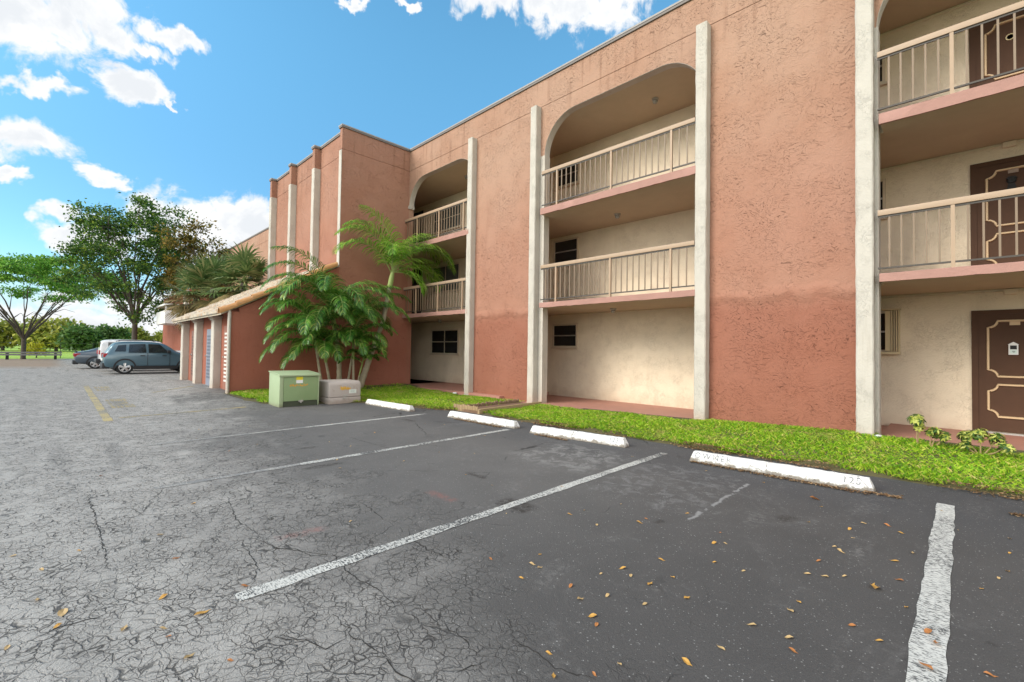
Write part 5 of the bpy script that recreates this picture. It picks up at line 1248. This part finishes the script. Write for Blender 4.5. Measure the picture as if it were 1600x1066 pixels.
# --- boxy teal SUV
TEAL = paint('teal_car_paint', (.088, .158, .20))
X0, Y0 = -30.98, 1.72
st = [(0.0, .42, .78, .86, .70, .74, .66), (.03, .34, .95, 1.02, .80, .84, .72), (.12, .30, 1.02, 1.12, .84, .885, .76), (.30, .28, 1.05, 1.50, .86, .90, .70), (.48, .28, 1.06, 1.635, .86, .90, .68), (1.0, .26, 1.06, 1.67, .86, .90, .68), (1.9, .26, 1.06, 1.67, .86, .90, .68),
      (2.35, .26, 1.06, 1.62, .86, .90, .68), (2.62, .26, 1.06, 1.48, .86, .90, .68), (3.02, .26, 1.05, 1.13, .86, .90, .76), (3.3, .26, 1.0, 1.06, .86, .90, .78), (3.85, .28, .95, 1.0, .85, .88, .76), (4.1, .30, .82, .92, .80, .82, .70), (4.2, .36, .70, .74, .70, .72, .60)]
ro, body = car('teal_suv', X0, Y0, TEAL, st, 'teal boxy SUV parked nose-in beside the shed, rear towards the lane', .345, (.82, 3.38), 'suv')
for sg in (-1, 1):
    for poly in ([(.95, 1.10), (.98, 1.52), (1.62, 1.55), (1.66, 1.10)], [(1.76, 1.10), (1.74, 1.55), (2.22, 1.54), (2.62, 1.10)]): side_panel(ro, 'side_window', X0, Y0, poly, CGLASS, .90, .71, 1.06, 1.58, sg)
    side_panel(ro, 'quarter_window', X0, Y0, [(.42, 1.16), (.55, 1.46), (.86, 1.50), (.84, 1.16)], CGLASS, .90, .71, 1.06, 1.58, sg)
    side_panel(ro, 'sill_cladding', X0, Y0, [(1.15, .24), (1.18, .42), (2.98, .42), (3.02, .24)], CLAD, .875, .91, .2, .6, sg, .012)
    for s in (1.71, 2.64): side_panel(ro, 'door_seam', X0, Y0, [(s, .45), (s, 1.09), (s+.014, 1.09), (s+.014, .45)], BLACK, .905, .905, 0, 2, sg, .002)
    for s in (1.42, 2.32): side_panel(ro, 'door_handle', X0, Y0, [(s, .93), (s, .965), (s+.19, .965), (s+.19, .93)], CLAD, .90, .90, 0, 2, sg, .022)
    mb = MB(); mb.box(X0+sg*.95-.09, X0+sg*.95+.09, Y0+2.52, Y0+2.66, 1.08, 1.24); mb.build('door_mirror', CLAD, ro, bevel=.03)
    mb = MB(); mb.tube([(X0+sg*.60, Y0+.55, 1.67), (X0+sg*.60, Y0+.7, 1.72), (X0+sg*.60, Y0+2.0, 1.735), (X0+sg*.60, Y0+2.2, 1.68)], .02, 6); mb.build('roof_rail', CLAD, ro, smooth=True)
    mb = MB(); mb.prism([(X0+sg*.62, .86), (X0+sg*.84, .86), (X0+sg*.86, 1.06), (X0+sg*.64, 1.06)], 'y', Y0-.0, Y0+.16); mb.build('tail_lamp', REDL, ro, bevel=.02)
mb = MB(); mb.add([(X0-.62, Y0+.17, 1.10), (X0+.62, Y0+.17, 1.10), (X0+.54, Y0+.40, 1.54), (X0-.54, Y0+.40, 1.54), (X0-.62, Y0+.27, 1.10), (X0+.62, Y0+.27, 1.10), (X0+.54, Y0+.5, 1.54), (X0-.54, Y0+.5, 1.54)], [(0,1,2,3), (4,7,6,5), (0,4,5,1), (1,5,6,2), (2,6,7,3), (3,7,4,0)]); mb.build('rear_window', CGLASS, ro)
mb = MB(); mb.box(X0-.80, X0+.80, Y0-.04, Y0+.25, .30, .58); mb.build('rear_bumper', CLAD, ro, bevel=.05)
mb = MB(); mb.box(X0-.26, X0+.26, Y0-.03, Y0+.1, .68, .80); mb.build('number_plate', WHITE, ro)
mb = MB(); mb.box(X0-.80, X0+.80, Y0+4.02, Y0+4.22, .30, .56); mb.build('front_bumper', CLAD, ro, bevel=.05)
# --- white boxy SUV
WHT = paint('white_car_paint', (.72, .72, .72), 0.0)
X1, Y1 = -34.4, 1.75
st = [(0.0, .50, 1.0, 1.10, .78, .82, .78), (.04, .46, 1.10, 1.60, .84, .88, .80), (.10, .44, 1.14, 1.71, .86, .90, .80), (.3, .42, 1.15, 1.78, .86, .90, .79), (1.2, .42, 1.15, 1.80, .86, .90, .79), (2.5, .42, 1.15, 1.78, .86, .90, .79), (2.75, .42, 1.15, 1.70, .86, .90, .79), (3.0, .42, 1.14, 1.30, .86, .90, .80), (3.2, .42, 1.12, 1.22, .86, .90, .80), (4.1, .45, 1.10, 1.18, .85, .88, .80), (4.25, .5, .95, 1.02, .8, .82, .74)]
ro, body = car('white_suv', X1, Y1, WHT, st, 'tall white square-bodied SUV parked between the teal SUV and dark sedan', .40, (.85, 3.5), 'suv')
for sg in (-1, 1):
    for poly in ([(.35, 1.22), (.35, 1.62), (1.15, 1.64), (1.15, 1.22)], [(1.27, 1.22), (1.27, 1.64), (2.0, 1.64), (2.0, 1.22)], [(2.1, 1.22), (2.1, 1.64), (2.62, 1.62), (2.85, 1.22)]): side_panel(ro, 'side_window', X1, Y1, poly, CGLASS, .90, .81, 1.15, 1.78, sg)
    mb = MB(); mb.box(X1+sg*.78-.07, X1+sg*.78+.07, Y1-.03, Y1+.1, .95, 1.18); mb.build('tail_lamp', REDL, ro, bevel=.02)
    mb = MB(); mb.box(X1+sg*.96-.08, X1+sg*.96+.08, Y1+2.66, Y1+2.8, 1.2, 1.42); mb.build('door_mirror', CLAD, ro, bevel=.03)
mb = MB(); mb.box(X1-.68, X1+.68, Y1+.02, Y1+.09, 1.22, 1.62); mb.build('rear_window', CGLASS, ro)
mb = MB(); mb.box(X1-.86, X1+.86, Y1-.14, Y1+.2, .46, .70); mb.build('rear_bumper', CLAD, ro, bevel=.05)
# --- dark sedan
GRY = paint('slate_car_paint', (.075, .10, .125))
X2, Y2 = -38.6, .85
st = [(0.0, .40, .80, .92, .72, .76, .66), (.05, .32, .92, 1.02, .80, .84, .70), (.2, .28, .96, 1.06, .84, .88, .70), (.62, .26, .97, 1.10, .86, .90, .68), (1.0, .24, .97, 1.28, .86, .90, .60), (1.45, .24, .96, 1.42, .86, .90, .56), (2.2, .24, .95, 1.44, .86, .90, .56), (2.7, .24, .95, 1.36, .86, .90, .58), (3.35, .24, .94, 1.02, .86, .90, .72), (4.1, .26, .86, .92, .85, .88, .72), (4.5, .3, .74, .80, .78, .80, .62), (4.62, .36, .62, .68, .70, .72, .56)]
ro, body = car('dark_sedan', X2, Y2, GRY, st, 'dark slate sedan with red tail lamps, farthest of the parked cars', .33, (.95, 3.7), 'sedan')
for sg in (-1, 1):
    for poly in ([(1.12, 1.02), (1.45, 1.33), (1.98, 1.36), (1.98, 1.02)], [(2.06, 1.02), (2.06, 1.36), (2.5, 1.33), (3.0, 1.02)]): side_panel(ro, 'side_window', X2, Y2, poly, CGLASS, .90, .64, .96, 1.36, sg)
    mb = MB(); mb.prism([(X2+sg*.42, .80), (X2+sg*.83, .74), (X2+sg*.86, .94), (X2+sg*.42, .92)], 'y', Y2-.02, Y2+.28); mb.build('tail_lamp', REDL, ro, bevel=.02)
mb = MB(); mb.add([(X2-.58, Y2+.66, 1.12), (X2+.58, Y2+.66, 1.12), (X2+.46, Y2+1.28, 1.39), (X2-.46, Y2+1.28, 1.39), (X2-.58, Y2+.7, 1.05), (X2+.58, Y2+.7, 1.05), (X2+.46, Y2+1.3, 1.32), (X2-.46, Y2+1.3, 1.32)], [(0,1,2,3), (4,7,6,5), (0,4,5,1), (1,5,6,2), (2,6,7,3), (3,7,4,0)]); mb.build('rear_window', CGLASS, ro)
mb = MB(); mb.box(X2-.80, X2+.80, Y2-.06, Y2+.2, .28, .52); mb.build('rear_bumper', CLAD, ro, bevel=.05)
mb = MB(); mb.box(X2-.72, X2+.72, Y2+.0, Y2+.14, 1.06, 1.10); mb.build('spoiler', CLAD, ro, bevel=.015)
